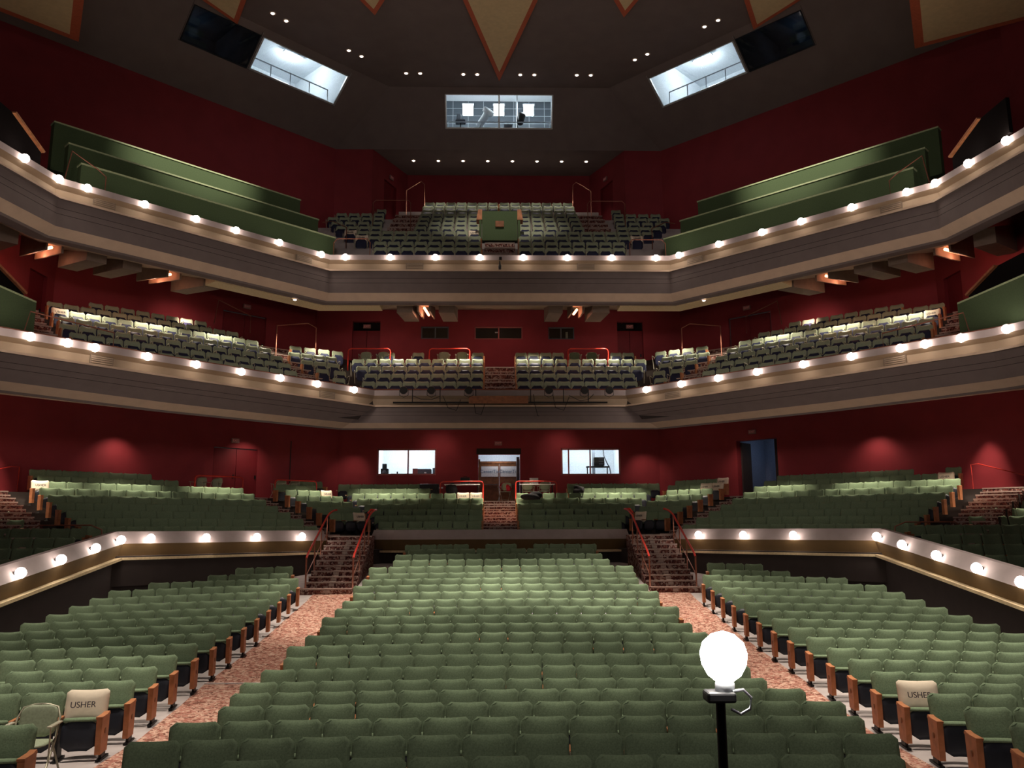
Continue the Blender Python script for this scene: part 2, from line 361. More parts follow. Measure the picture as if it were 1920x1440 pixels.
def cenm(k, half):
    y = MID['yc'](k) - .74 - (.30 if half == 0 else 0); z = MID['zc'](k) - (.24 if half == 0 else -.012)
    return ([(-.6, y), (.6, y), (.6, y + (.3 if half == 0 else .9)), (-.6, y + (.3 if half == 0 else .9))], z, .3)
steps('aisle_stairs', 'bright carpeted steps in the middle of the middle balcony', aisle_rects(MID, 1, 5, cenm))
for sg, w_ in ((-1, 'left'), (1, 'right')):
    for T, s0, s1, nm, k0 in ((TER, -1.75, -.4, 'inner', 0), (TER, 7.5, 8.7, 'outer', 0), (MID, -.1, 1.6, 'inner', 1), (MID, 9.4, 10.6, 'outer', 1)):
        def dg(k, half):
            t = T['t'](k) - .72 - (.28 if half == 0 else 0); z = T['zw'](k) - ((.12 if T is TER else .22) if half == 0 else -.012); d = .28 if half == 0 else .85
            P = [wp(T, t, s0, sg), wp(T, t, s1, sg), wp(T, t + d, s1, sg), wp(T, t + d, s0, sg)]
            return (P, z, .24)
        steps('aisle_stairs', 'dark carpeted %s diagonal steps on the %s of the %s' % (nm, w_, 'terrace' if T is TER else 'middle balcony'), aisle_rects(T, k0, T['N'], dg))
    R = []
    for k in range(3, 10):
        for h in (0, 1):
            y = UY(k) - .74 - (.31 if h == 0 else 0); d = .31 if h == 0 else .9
            x0, x1 = (3.85, 5.05); P = [(sg * x0, y), (sg * x1, y), (sg * x1, y + d), (sg * x0, y + d)]
            if sg < 0: P = [P[1], P[0], P[3], P[2]]
            R.append((P, UZ(k) - (.28 if h == 0 else -.012), .3))
    steps('aisle_stairs', 'grey-lit steps climbing the %s of the upper balcony centre' % w_, R)
R = []
for k in range(1, 4):
    for h in (0, 1):
        y = UY(k) - .74 - (.31 if h == 0 else 0); R.append(([(-.62, y), (.62, y), (.62, y + (.31 if h == 0 else .9)), (-.62, y + (.31 if h == 0 else .9))], UZ(k) - (.28 if h == 0 else -.012), .3))
steps('aisle_stairs', 'short grey steps below the green control desk', R)

# stairs from the stalls up to the terrace, with bronze-red handrails
for sg, w_ in ((-1, 'left'), (1, 'right')):
    o = thing('carpeted_staircase', 'carpeted staircase with pale nosings climbing from the %s stalls aisle' % w_, 'stairs')
    mb = MB(); nb = MB(); st = MB()
    for i in range(11):
        y = 24.6 + .34 * i; z = 1.16 + .145 * (i + 1); x0, x1 = sorted((sg * 4.3, sg * (5.75 if i > 0 else 6.9)))
        if i == 0: y = 24.3
        mb.box((x0, y, .6), (x1, y + .45, z), STEPC); nb.box((x0, y - .02, z - .03), (x1, y + .05, z + .012), NOSE)
        st.box((sg * 5.0 - .09, y + .05, z + .001), (sg * 5.0 + .09, y + .25, z + .014), NOSE)
        if i < 10: st.box((sg * 5.0 - .08, y - .025, z - .12), (sg * 5.0 + .08, y - .006, z - .04), NOSE)
    mb.build('tread', o); nb.build('nosing', o); st.build('step_marker', o)
    mb = MB()
    mb.box((sg * 5.15 - .75, 28.3, 1.5), (sg * 5.15 + .75, 30.1, 2.75), STEPC); struct('floor', mb, 'landing at the %s stair head' % w_)
    for xr, nm in ((5.72, 'outer'), (4.35, 'inner')):
        h = thing('stair_handrail', 'orange-red curved handrail on the %s side of the %s stalls staircase' % (nm, w_), 'handrail')
        x = sg * xr; pts = [(x, 24.75, 1.15), (x, 24.75, 2.15)]
        y0, z0 = 24.75, 2.16
        pts += [(x, 24.95, 2.28)] + [(x, 24.95 + .45 * i, 2.28 + .19 * i) for i in range(1, 7)]
        ye, ze = pts[-1][1], pts[-1][2]
        cur = [(x - sg * .03 * i * (1 if nm == 'outer' else .9), ye + .22 * i, ze + .10 * i - .012 * i * i) for i in range(1, 5)]
        if nm == 'inner': cur += [(x + sg * .10, ye + 1.05, ze + .22), (x + sg * .22, ye + 1.15, ze + .10)]
        MB().tube(pts[1:] + cur, .032, REDRAIL).build('rail', h)
        pb = MB().tube([(x, 24.75, 1.2), (x, 24.75, 2.16)], .025, RUST); pb.build('post', h)
        for i in (2, 4, 6): MB().tube([(x, 24.95 + .45 * i, 1.3 + .19 * i), (x, 24.95 + .45 * i, 2.28 + .19 * i)], .02, RUST).build('post', h)
        MB().tube([(x, 24.8, 1.62)] + [(x, 24.95 + .45 * i, 1.72 + .19 * i) for i in range(7)], .014, RUST).build('mid_rail', h)

# ---------------------------------------------------------------- walls
def wall(name, label, p0, p1, z0, z1, holes=(), m=RED, depth=.18, mb=None, rm=None):
    own = mb is None; mb = mb or MB()
    d = Vector((p1[0] - p0[0], p1[1] - p0[1])); L = d.length; d.normalize(); n = Vector((-d.y, d.x))
    S = sorted({0, L, *[h[0] for h in holes], *[h[1] for h in holes]}); Z = sorted({z0, z1, *[h[2] for h in holes], *[h[3] for h in holes]})
    P = lambda s, z, o=0: (p0[0] + d.x * s + n.x * o, p0[1] + d.y * s + n.y * o, z)
    for a, b in zip(S, S[1:]):
        for c, e in zip(Z, Z[1:]):
            if any(h[0] <= a + 1e-6 and b - 1e-6 <= h[1] and h[2] <= c + 1e-6 and e - 1e-6 <= h[3] for h in holes): continue
            mb.add([P(a, c), P(b, c), P(b, e), P(a, e)], [(0, 1, 2, 3)], m)
    for a, b, c, e in [h[:4] for h in holes]:
        for (q0, q1) in (((a, c), (b, c)), ((b, c), (b, e)), ((b, e), (a, e)), ((a, e), (a, c))):
            mb.add([P(*q0), P(*q1), P(*q1, depth), P(*q0, depth)], [(0, 1, 2, 3)], rm or m)
    if own: struct(name, mb, label)
    return P
# terrace level
T0, T1 = 1.8, 8.2
PB = wall('wall_back', 'red back wall of the terrace', (-7.4, 38), (7.4, 38), T0, T1, [(6.43, 8.35, 4.1, 6.35), (1.78, 4.5, 5.4, 6.62), (10.25, 13.0, 5.38, 6.62)], depth=.3)
PL = wall('wall_left', 'red wall on the left of the terrace', (-17.9, 27.5), (-7.4, 38), T0, T1, [(8.85, 10.8, 4.1, 6.32)], depth=.12)
PR = wall('wall_right', 'red wall on the right of the terrace', (7.4, 38), (17.9, 27.5), T0, T1, [(3.95, 5.8, 4.1, 6.65)], depth=.35)
wall('wall_left', 'red side wall far left', (-17.9, 12), (-17.9, 27.5), -.5, T1, [(13.3, 15.0, 4.0, 6.6)], depth=.25, rm=REDD)
wall('wall_right', 'red side wall far right', (17.9, 27.5), (17.9, 12), -.5, T1, [(.5, 2.2, 4.0, 6.6)], depth=.25, rm=REDD)
# middle level
M0, M1 = 8.0, 13.6
PMB = wall('wall_back', 'red back wall of the middle balcony', (-8.4, 37), (8.4, 37), M0, M1, [(4.8, 6.07, 11.58, 12.16), (7.26, 9.47, 11.56, 12.16), (10.66, 11.86, 11.56, 12.14), (1.65, 2.93, 9.8, 12.4), (13.85, 15.05, 9.8, 12.4)], depth=.25)
PML = wall('wall_left', 'red wall on the left of the middle balcony', (-16.2, 29.2), (-8.4, 37), M0, M1, [(6.5, 8.5, 9.8, 12.1)], depth=.12)
PMR = wall('wall_right', 'red wall on the right of the middle balcony', (8.4, 37), (16.2, 29.2), M0, M1, [(2.45, 4.45, 9.8, 12.1)], depth=.12)
wall('wall_left', 'red side wall by the left middle boxes', (-16.2, 14), (-16.2, 29.2), M0, M1, [(13.6, 14.7, 9.6, 11.9)], depth=.15, rm=REDD)
wall('wall_right', 'red side wall by the right middle boxes', (16.2, 29.2), (16.2, 14), M0, M1, [(.5, 1.6, 9.6, 11.9)], depth=.15, rm=REDD)
# upper level
U0, U1 = 12.6, 21.1
wall('wall_back', 'red back wall of the upper balcony', (-4.8, 41), (4.8, 41), U0, 21.4)
wall('wall_left', 'red angled wall with door at the upper balcony', (-6.1, 37.5), (-4.8, 41), U0, 21.4, [(1.2, 2.5, 17.3, 20.1)], depth=.25, rm=REDD)
wall('wall_right', 'red angled wall with door at the upper balcony', (4.8, 41), (6.1, 37.5), U0, 21.4, [(1.2, 2.5, 17.3, 20.1)], depth=.25, rm=REDD)
wall('wall_left', 'short red return wall', (-7.9, 37.5), (-6.1, 37.5), U0, U1); wall('wall_right', 'short red return wall', (6.1, 37.5), (7.9, 37.5), U0, U1)
wall('wall_left', 'dark red wall behind the green screens on the left', (-18.3, 27.1), (-7.9, 37.5), U0, U1)
wall('wall_right', 'dark red wall behind the green screens on the right', (7.9, 37.5), (18.3, 27.1), U0, U1)
wall('wall_left', 'dark red upper side wall', (-18.3, 10), (-18.3, 27.1), U0, 25)
wall('wall_right', 'dark red upper side wall', (18.3, 27.1), (18.3, 10), U0, 25)

# ---------------------------------------------------------------- ceilings and soffits
ct = [(-22, 19.3 + .0), (-5.2, 36.1), (5.2, 36.1), (22, 19.3)]
mb = MB(); mb.add([(-22, 4, 23.6), (22, 4, 23.6), (22, 19.3, 23.6), (5.2, 36.1, 23.6), (-5.2, 36.1, 23.6), (-22, 19.3, 23.6)], [(5, 4, 3, 2, 1, 0)], CEIL)
struct('ceiling', mb, 'taupe main ceiling')
def facet(name, lab, p0, a, b, L, holes, m=CEIL, Lb=None):
    mb = MB(); p0 = Vector(p0); a = Vector(a); b = Vector(b)
    S = sorted({0, L, *[h[0] for h in holes], *[h[1] for h in holes]}); TT = sorted({0, 1, *[h[2] for h in holes], *[h[3] for h in holes]})
    for s0, s1 in zip(S, S[1:]):
        for t0, t1 in zip(TT, TT[1:]):
            if any(h[0] <= s0 + 1e-6 and s1 <= h[1] + 1e-6 and h[2] <= t0 + 1e-6 and t1 <= h[3] + 1e-6 for h in holes): continue
            mb.add([p0 + a * s + b * t for s, t in ((s0, t0), (s1, t0), (s1, t1), (s0, t1))], [(0, 1, 2, 3)], m)
    return mb, (lambda s, t: p0 + a * s + b * t)
FA = {}
for sg, w_ in ((-1, 'left'), (1, 'right')):
    p0 = Vector((sg * 5.2, 36.1, 23.6)); a = Vector((sg * Q, -Q, 0)); b = Vector((sg * 2.05, 2.05, -2.5))
    mb, fn = facet('ceiling', '', p0, a, b, 17, [(2.1, 6.42, .09, .49), (6.5, 9.4, .09, .49)])
    # wedge between the centre facet and this one
    mb.add([p0, p0 + b, (sg * 7.9, 37.5, 21.1)], [(0, 1, 2)], CEIL)
    struct('ceiling', mb, '%s tilted ceiling bulkhead with booth windows' % w_); FA[sg] = (fn, a, b)
mb, fnC = facet('ceiling', '', (0, 36.1, 23.6), (1, 0, 0), (0, 1.4, -2.5), 0, [])
mb = MB(); hx, ta, tb = 2.58, .11, .66
g = lambda x, t: (x, 36.1 + 1.4 * t, 23.6 - 2.5 * t)
wd = lambda t: 5.2 + 2.7 * t
for t0, t1 in ((0, ta), (ta, tb), (tb, 1)):
    mb.add([g(-wd(t0), t0), g(-hx, t0), g(-hx, t1), g(-wd(t1), t1)], [(0, 1, 2, 3)], CEIL); mb.add([g(wd(t0), t0), g(hx, t0), g(hx, t1), g(wd(t1), t1)], [(0, 1, 2, 3)], CEIL)
    if (t0, t1) != (ta, tb): mb.add([g(-hx, t0), g(hx, t0), g(hx, t1), g(-hx, t1)], [(0, 1, 2, 3)], CEIL)
struct('ceiling', mb, 'centre tilted bulkhead with the booth window')
mb = MB(); mb.add([(-6.1, 37.5, 21.1), (6.1, 37.5, 21.1), (4.8, 41, 21.35), (-4.8, 41, 21.35)], [(3, 2, 1, 0)], CEIL)
mb.add([(-7.9, 37.5, 21.1), (-6.1, 37.5, 21.1), (-6.1, 37.55, 21.4), (-7.9, 37.6, 21.4)], [(0, 1, 2, 3)], CEIL)
struct('ceiling', mb, 'low soffit over the last rows of the upper balcony')
# soffit under the upper balcony and under the middle balcony
def soffit(edge, back, z1, m, lab):
    e = [(p[0], p[1], p[2]) for p in edge]; n = len(e)
    bk = [(x, y, z1) for x, y in back]
    struct('ceiling', loft([e, bk], [m]), lab)
soffit(upb, [(-17.5, 13), (-16.2, 29.2), (-8.4, 37), (8.4, 37), (16.2, 29.2), (17.5, 13)], 12.95, BEIGE, 'sloping soffit under the upper balcony')
soffit(mib, [(-18, 14), (-17.9, 22), (-17.9, 27.5), (-12.5, 32.9), (-7.4, 38), (7.4, 38), (12.5, 32.9), (17.9, 27.5), (17.9, 22), (18, 14)], 7.6, TAN, 'soffit under the middle balcony')

# hanging ceiling panels: ochre fabric triangles with orange borders
def tri_panel(lab, tip, l, r, z, ext, bw=.2):
    T = Vector(tip); L = T + (Vector(l) - T) * ext; R = T + (Vector(r) - T) * ext
    o = thing('ceiling_panel', lab, 'ceiling panel', (T.x, T.y, z)); o2 = [L - T, Vector((0, 0)), R - T]
    mb = MB().prism([(p.x, p.y) for p in (o2 if (L - T).cross(R - T) > 0 else o2[::-1])], -.02, .16, ORANGE); mb.build('border', o)
    bis = ((L - T).normalized() + (R - T).normalized()).normalized(); ang = math.acos(max(-1, min(1, bis.dot((L - T).normalized()))))
    k = bw / math.sin(ang); i0 = bis * k; a = i0 + (L - T) * .93; b = i0 + (R - T) * .93
    P = [a, i0, b]; P = P if (a - i0).cross(b - i0) > 0 else P[::-1]
    MB().prism([(p.x, p.y) for p in P], -.05, -.015, PANELC).build('fabric', o)
tri_panel('long ochre ceiling triangle with orange border pointing at the centre booth', (0, 35.02), (-1.44, 29.12), (1.47, 29.08), 23.3, 2.2)
tri_panel('small triangle tip at the top edge, just left of the centre ceiling triangle', (-5.01, 30.12), (-5.45, 29.18), (-4.5, 29.17), 23.3, 5)
tri_panel('small triangle tip at the top edge, just right of the centre ceiling triangle', (5.01, 30.12), (4.45, 29.04), (5.4, 29.02), 23.3, 5)
tri_panel('ochre ceiling triangle whose tip overlaps the left booth window', (-10.7, 30.81), (-11.57, 29.27), (-9.88, 29.24), 23.3, 4)
tri_panel('ochre ceiling triangle whose tip overlaps the right booth window', (10.51, 30.87), (9.54, 28.96), (11.73, 28.93), 23.3, 4)
tri_panel('big ochre panel corner with orange border at the top left of the hall', (-14.9, 26.9), (-13.6, 24.6), (-16.62, 25.2), 20, 4, .3)
tri_panel('big ochre panel corner with orange border at the top right of the hall', (14.95, 26.9), (13.4, 24.2), (17.8, 25.2), 20, 3.5, .3)

# recessed downlights in the ceiling
def can(i, x, y, z, lab, group, r=.085):
    o = thing('recessed_downlight', lab, 'ceiling light', (x, y, z), 0, group)
    MB().lathe([(r + .05, -.012), (r + .05, .0), (r, .0), (r, -.012)], (0, 0, 0), TAN, 16).build('trim_ring', o)
    MB().lathe([(r * .98, -.004), (r * .7, -.03), (.01, -.035)], (0, 0, 0), LAMPS, 14).build('bulb', o)
CL = [(-4.27, 34.9), (-3.63, 34.9), (-1.65, 34.95), (-1.01, 34.95), (.97, 34.95), (1.62, 34.95), (3.58, 34.95), (4.23, 34.95), (-6.58, 33.1), (-6.1, 33.55), (-9.2, 30.5), (-8.78, 31.0), (6.05, 33.65), (6.53, 33.2), (8.55, 31.15), (9.0, 30.7)]
PN = ['leftmost pair above the centre booth', 'pair left of the ceiling triangle tip', 'pair right of the ceiling triangle tip', 'rightmost pair above the centre booth', 'pair beside the left booth window', 'topmost pair above the left booth window', 'pair beside the right booth window', 'topmost pair above the right booth window']
for i, (x, y) in enumerate(CL):
    side = 'left' if i % 2 == 0 else 'right'
    can(i, x, y, 23.59, 'small lit downlight, %s one of the %s' % (side, PN[i // 2]), 'downlights in the main ceiling')
OR = ['first', 'second', 'third', 'fourth', 'fifth', 'sixth', 'seventh', 'eighth', 'ninth', 'tenth', 'eleventh', 'twelfth', 'thirteenth', 'fourteenth', 'fifteenth', 'sixteenth', 'seventeenth', 'eighteenth', 'nineteenth', 'twentieth', 'twenty-first', 'twenty-second', 'twenty-third', 'twenty-fourth']
for i, (x, y) in enumerate(SOF): can(i, x, y, 21.188, 'small lit downlight, %s from left in the row over the highest seats' % OR[i], 'soffit downlights over the upper balcony')
for sg, w_ in ((-1, 'left'), (1, 'right')):
    P = [(-8.9, 26.2), (-6.22, 29.0), (-4.5, 29.0)]; P = P if sg < 0 else [(-x, y) for x, y in reversed(P)]
    a, b_ = offs(P, .95), offs(P, 1.65); mb = MB()
    for z0, z1, A, B in ((11.2, 11.2, a, b_), (11.2, 11.6, b_, b_), (11.2, 11.6, a, a)): loft([z3(A, z0), z3(B, z1)], [CREAM], mb)
    for k in (0, 2): mb.add([(*a[k], 11.2), (*b_[k], 11.2), (*b_[k], 11.6), (*a[k], 11.6)], [(0, 1, 2, 3)], CREAM)
    struct('ceiling', mb, 'cream dropped soffit panel at the %s bend' % w_)
    can(0, sg * 7.45, 29.05, 11.19, 'tiny lit downlight under the upper balcony on the %s' % w_, 'downlights under the upper balcony', .07)

# round lamps along the tier fronts
lamp_bm = MB().lathe([(.02, -.115), (.06, -.1), (.1, -.055), (.115, 0), (.1, .055), (.06, .1), (.02, .115)], (0, 0, 0), LAMP, 16).mesh('globe')
holder = MB().lathe([(.05, .07), (.05, .12)], (0, 0, 0), IRON, 10, axis=(0, 1, 0)).mesh('lamp_holder')
def globe(i, x, y, z, lab, group, rz=0, pw=4.5, push=.12):
    o = thing('globe_lamp', lab, 'lamp', (x, y, z), rz, group)
    for nm, me in (('globe', lamp_bm), ('lamp_holder', holder)):
        c = bpy.data.objects.new(nm, me); COL.objects.link(c); c.parent = o
    d = Vector((math.sin(rz), -math.cos(rz)))
    point('globe_light', (x + d.x * .16, y + d.y * .16, z + .02), pw, (1, .80, .66), .1)
def on_path(path, u):
    P = [Vector(p) for p in path]; L = 0; segs = []
    for a, b in zip(P, P[1:]): segs.append((L, a, b)); L += (b - a).length
    return L, segs
def snap(path, x, y, push):
    best = None; p = Vector((x, y))
    for a, b in zip(path, path[1:]):
        a, b = Vector(a), Vector(b); d = b - a; t = max(0, min(1, (p - a).dot(d) / d.length_squared)); q = a + d * t; e = (p - q).length
        if best is None or e < best[0]: best = (e, q, d.normalized())
    _, q, d = best; n = Vector((d.y, -d.x)); q = q + n * push; return q.x, q.y, math.atan2(d.y, d.x)
UL = [(-12.57, 19.47), (-12.46, 20.82), (-12.31, 22.15), (-11.97, 22.77), (-10.85, 24.0), (-9.71, 25.18), (-8.73, 26.17), (-7.6, 27.35), (-6.46, 28.64), (-5.66, 29), (-4.03, 29.04), (-2.38, 29.08), (-.75, 29.1), (.84, 29.1), (2.45, 29.1), (4.09, 29.1), (5.72, 29), (6.47, 28.59), (7.64, 27.43), (8.8, 26.25), (9.76, 25.26), (10.87, 24.03), (11.99, 22.82), (12.36, 22.16), (12.54, 20.85), (12.73, 19.5)]
for i, (x, y) in enumerate(UL):
    X, Y, r = snap(mir(UPA), x, y, .07)
    n = '%s from left' % (OR[i] if i < 24 else ('twenty-fifth', 'twenty-sixth')[i - 24])
    globe(i, X, Y, 12.76, 'glowing round lamp on the upper balcony front, %s' % n, 'lamps along the upper balcony front', r)
MLp = [(-12.2, 19.7), (-11.86, 20.6), (-11.54, 21.53), (-11.14, 22.13), (-10.17, 23.28), (-9.12, 24.38), (-8.08, 25.5), (-7.06, 26.54), (-5.97, 27.55), (-4.92, 28.76), (4.84, 28.68), (5.91, 27.58), (7.0, 26.56), (8.03, 25.51), (9.06, 24.29), (10.1, 23.18), (11.03, 22.08), (11.43, 21.54), (11.8, 20.65), (12.14, 19.65)]
for i, (x, y) in enumerate(MLp):
    X, Y, r = snap(mir(MIA), x, y, .07)
    globe(i, X, Y, 7.86, 'glowing round lamp on the middle balcony front, %s from left' % OR[i], 'lamps along the middle balcony front', r)
PLp = [(-10.3, 16.6), (-10.3, 18.1), (-10.3, 19.72), (-10.3, 21.36), (-10.3, 22.75), (-9.84, 23.56), (-8.7, 24.7), (-7.55, 25.85), (-6.43, 26.97)]
for sg, w_ in ((-1, 'left'), (1, 'right')):
    for i, (x, y) in enumerate(PLp):
        if sg > 0 and i == 5: continue
        P = [(-10.3, 4.0), (-10.3, 23.0), (-5.72, 27.62)]
        X, Y, r = snap(P, x, y, .05); z = 2.76 + (min(0, (y - 23) * .134))
        j = i if sg < 0 or i < 5 else i - 1
        globe(i, -sg * X if sg > 0 else X, Y, z, 'glowing round lamp on the %s stalls parapet, %s counting from the frame edge' % (w_, OR[j]), 'lamps along the stalls parapets', -r if sg > 0 else r, 5)

# ---------------------------------------------------------------- seats
def cushion(mb, w, h, th, z0, y0, tilt, conc, m, nu=10, nv=7, dip=.0, round_=.18, flare=0.0):
    """closed upholstered slab: w wide, h tall, thickness th, hollowed by conc, leaning back by tilt, front towards -Y"""
    V = []; idx = {}
    for side in (0, 1):
        for j in range(nv + 1):
            v = j / nv; e = min(v, 1 - v) * h; r = round_ * h
            inset = (r - math.sqrt(max(0, r * r - (r - e) ** 2))) if e < r else 0
            for i in range(nu + 1):
                u = -1 + 2 * i / nu; hw = (w / 2) * (1 + flare * (v - .5)) - inset
                ed = max(abs(u) ** 5, abs(2 * v - 1) ** 5); t = th / 2 * (1 - .75 * ed)
                x = u * hw; y = y0 + v * h * tilt + conc * (1 - u * u) + (-t if side == 0 else t)
                z = z0 + v * h - dip * (1 - u * u) * (v if v > .5 else 0)
                idx[(side, i, j)] = len(V); V.append((x, y, z))
    Fc = []
    for j in range(nv):
        for i in range(nu):
            Fc.append((idx[0, i, j], idx[0, i + 1, j], idx[0, i + 1, j + 1], idx[0, i, j + 1]))
            Fc.append((idx[1, i, j + 1], idx[1, i + 1, j + 1], idx[1, i + 1, j], idx[1, i, j]))
    for i in range(nu):
        Fc.append((idx[1, i, 0], idx[1, i + 1, 0], idx[0, i + 1, 0], idx[0, i, 0])); Fc.append((idx[0, i, nv], idx[0, i + 1, nv], idx[1, i + 1, nv], idx[1, i, nv]))
    for j in range(nv):
        Fc.append((idx[0, 0, j], idx[0, 0, j + 1], idx[1, 0, j + 1], idx[1, 0, j])); Fc.append((idx[0, nu, j + 1], idx[0, nu, j], idx[1, nu, j], idx[1, nu, j + 1]))
    mb.add(V, Fc, m, True); return mb
SW = .53
# stalls/terrace seat: tipped-up dark pan under an upholstered back
P_BACK = cushion(MB(), .512, .45, .085, .36, -.13, .24, .055, GREEN, 12, 10, dip=.02, round_=.13, flare=.04).mesh('backrest')
P_SHELL = cushion(MB(), .46, .40, .03, .34, -.06, .24, .035, SHELL, 6, 4).mesh('back_shell')
b = MB(); cushion(b, .44, .37, .09, .13, -.30, .10, .02, NAVY, 8, 6, round_=.30); P_PAN = b.mesh('seat')
b = MB(); cushion(b, .42, .05, .10, .475, -.265, 0, .02, GREEN, 8, 3, round_=.3); P_PAD = b.mesh('seat_pad')
b = MB(); b.box((-.025, -.36, .50), (.025, -.06, .53), WOODM); b.box((-.02, -.375, .485), (.02, -.36, .52), CREAMF); P_ARM = b.mesh('armrest')
b = MB(); b.box((-.018, -.28, .03), (.018, -.12, .50), IRON); b.box((-.03, -.36, 0), (.03, -.02, .03), IRON); P_LEG = b.mesh('leg')
b = MB(); b.hexa([(-.035, -.40, .10), (.035, -.40, .10), (.035, -.13, .10), (-.035, -.13, .10), (-.035, -.40, .53), (.035, -.40, .53), (.035, -.10, .57), (-.035, -.10, .57)], WOODM)
b.box((-.04, -.415, .53), (.04, -.1, .555), WOODM); P_END = b.mesh('end_panel')
b = MB(); b.lathe([(.001, -.042), (.035, -.042), (.035, .042), (.001, .042)], (0, 0, 0), WOODD, 14, axis=(1, 0, 0)); P_EMB = b.mesh('emblem')
# balcony seat: thin shell with pale rim and loop arms
P_BB = cushion(MB(), .50, .32, .035, .48, -.10, .20, .045, GREEN_B, 8, 5, dip=.01).mesh('backrest')
b = MB(); cushion(b, .45, .45, .05, .16, -.20, .12, .03, NAVY_B, 8, 4, round_=.2); P_BP = b.mesh('seat')
b = MB(); b.tube([(-.255, -.12, .52), (-.26, -.24, .56), (-.26, -.38, .56), (-.255, -.40, .50), (-.25, -.32, .30), (-.25, -.24, .02)], .013, CREAMF, 6); P_BA = b.mesh('arm_loop')
b = MB(); b.tube([(-.235, -.16, .47), (0, -.115, .445), (.235, -.16, .47)], .012, CREAMF, 6); P_BR = b.mesh('back_rim')
b = MB(); b.box((-.03, -.34, .02), (.03, -.1, .58), WOODM); P_BE = b.mesh('end_panel')
SEATS = {'t': [], 'b': []}
def row(kind, block, ri, pts_fn, n, z, ends='', skip=()):
    for i in range(n):
        if i in skip: continue
        x, y, rz = pts_fn(i)
        e = ('L' if (i == 0 and 'L' in ends) else '') + ('R' if (i == n - 1 and 'R' in ends) else '')
        SEATS[kind].append((x, y, z(x, y) if callable(z) else z, rz, block, ri, i, e, n))
def line_row(kind, block, ri, a, b, z, ends='', skip=(), sw=SW):
    a, b = Vector(a), Vector(b); d = b - a; n = max(1, int(d.length / sw + .35)); st = d / n; rz = math.atan2(d.y, d.x)
    row(kind, block, ri, lambda i: (a.x + st.x * (i + .5), a.y + st.y * (i + .5), rz), n, z, ends, skip)
# stalls centre: arcs of 14 or 15 seats, rows staggered
RC = 40.0
def arc_row(block, ri, y0, x0, x1, ends, n=None, skip=(), skew=0):
    n = n or int((x1 - x0) / SW + .4); st = (x1 - x0) / n
    def f(i):
        x = x0 + st * (i + .5); return (x, y0 - x * x / (2 * RC) + skew * x, math.atan(-x / RC))
    row('t', block, ri, f, n, lambda x, y: F(y - .1), ends, skip)
xs0 = [(-3.65, 3.35)] + [(-3.72, 3.72), (-3.65, 3.80), (-3.45, 3.98), (-3.60, 3.85), (-3.75, 3.65), (-3.72, 3.70), (-3.62, 3.72), (-3.80, 3.65), (-3.70, 3.78), (-3.62, 3.70), (-3.78, 3.62), (-3.70, 3.86), (-3.70, 3.62), (-3.62, 3.78), (-3.78, 3.70), (-3.7, 3.62), (-3.6, 3.70), (-3.82, 3.80), (-3.25, 3.25), (-3.3, 3.15), (-3.0, 3.0), (-3.2, 3.2)]
arc_row('centre stalls block', 0, 6.75, -3.6, 3.9, 'LR', 14)
for i, (a, b_) in enumerate(xs0):
    sk = ()
    arc_row('centre stalls block', i + 1, 7.65 + .93 * i, a, b_, 'LR', skip=((4, 7) if i == 22 else sk), skew=.008)
# stalls side blocks
for sg, w_ in ((-1, 'left'), (1, 'right')):
    base = 11.45 if sg < 0 else 11.65
    for k in range(-4, 15):
        y0 = base + .41 + .93 * k
        if sg < 0 and k == -1: continue
        xin = 5.12 + .3 * min(1, max(0, (y0 - 9.5) / 5)) + (0 if k < 13 else .35)
        if sg < 0 and k < -1: y0 -= .35; xin -= .12
        ya = y0 - .8; n = 8
        if k >= 11: n = {11: 8, 12: 7, 13: 4, 14: 3}[k]
        if k == 13: xin = 5.9
        if k == 14: xin = 6.0
        a, b_ = (xin, xin + n * SW)
        if sg < 0: a, b_ = -b_, -a
        arc_row('%s stalls block' % w_, k + 4 - (1 if (sg < 0 and k > -1) else 0), y0, a, b_, 'R' if sg < 0 else 'L', n)
# terrace
TZ = lambda k: TER['zc'](k)
TX = [4.24, 4.5, 4.76, 5.09, 5.43, 5.87, 6.26, 6.59, 7.15]
WS = {2: (-3.3, -1.75), 3: (-3.7, -1.75), 4: (-3.95, -1.85), 5: (-4.1, -1.87), 6: (-4.12, -1.91), 7: (-4.6, -1.9), 8: (-4.75, -2.15)}
for k in range(9):
    y = TER['yc'](k)
    l0 = {6: .72, 7: 3.0, 8: 3.0}.get(k, .68); r0 = {7: 2.95, 8: 3.0}.get(k, .68)
    line_row('t', 'terrace centre-left block', k, (-TX[k], y), (-l0, y), TZ(k), 'R')
    line_row('t', 'terrace centre-right block', k, (r0, y), (TX[k], y), TZ(k), 'L')
    t = TER['t'](k); z = TER['zw'](k)
    for sg, w_ in ((-1, 'left'), (1, 'right')):
        s0, s1 = -.15, (7.15 if k < 7 else 6.75)
        if sg < 0 and k == 7: s0 = 2.0
        if sg < 0 and k == 8: s0 = 2.65
        if k == 8 and sg > 0: s0 = .0
        A, B = wp(TER, t, s0, sg), wp(TER, t, s1, sg)
        if sg < 0: A, B = B, A
        line_row('t', '%s terrace wing' % w_, k, A, B, z, 'LR', skip=((10, 11) if (sg > 0 and k == 8) else ()))
        if k in WS:
            s0, s1 = WS[k]
            if sg < 0 and k == 7: s0 = -3.9
            if sg < 0 and k == 8: s1 = -3.2
            A, B = wp(TER, t, s0, sg), wp(TER, t, s1, sg)
            if sg < 0: A, B = B, A
            line_row('t', 'small %s terrace block' % w_, k - 2, A, B, z, 'LR')
SX = [16.4, 15.5, 14.6, 13.6, 11.3, 11.2, 11.2, 11.2, 11.2, 11.2]
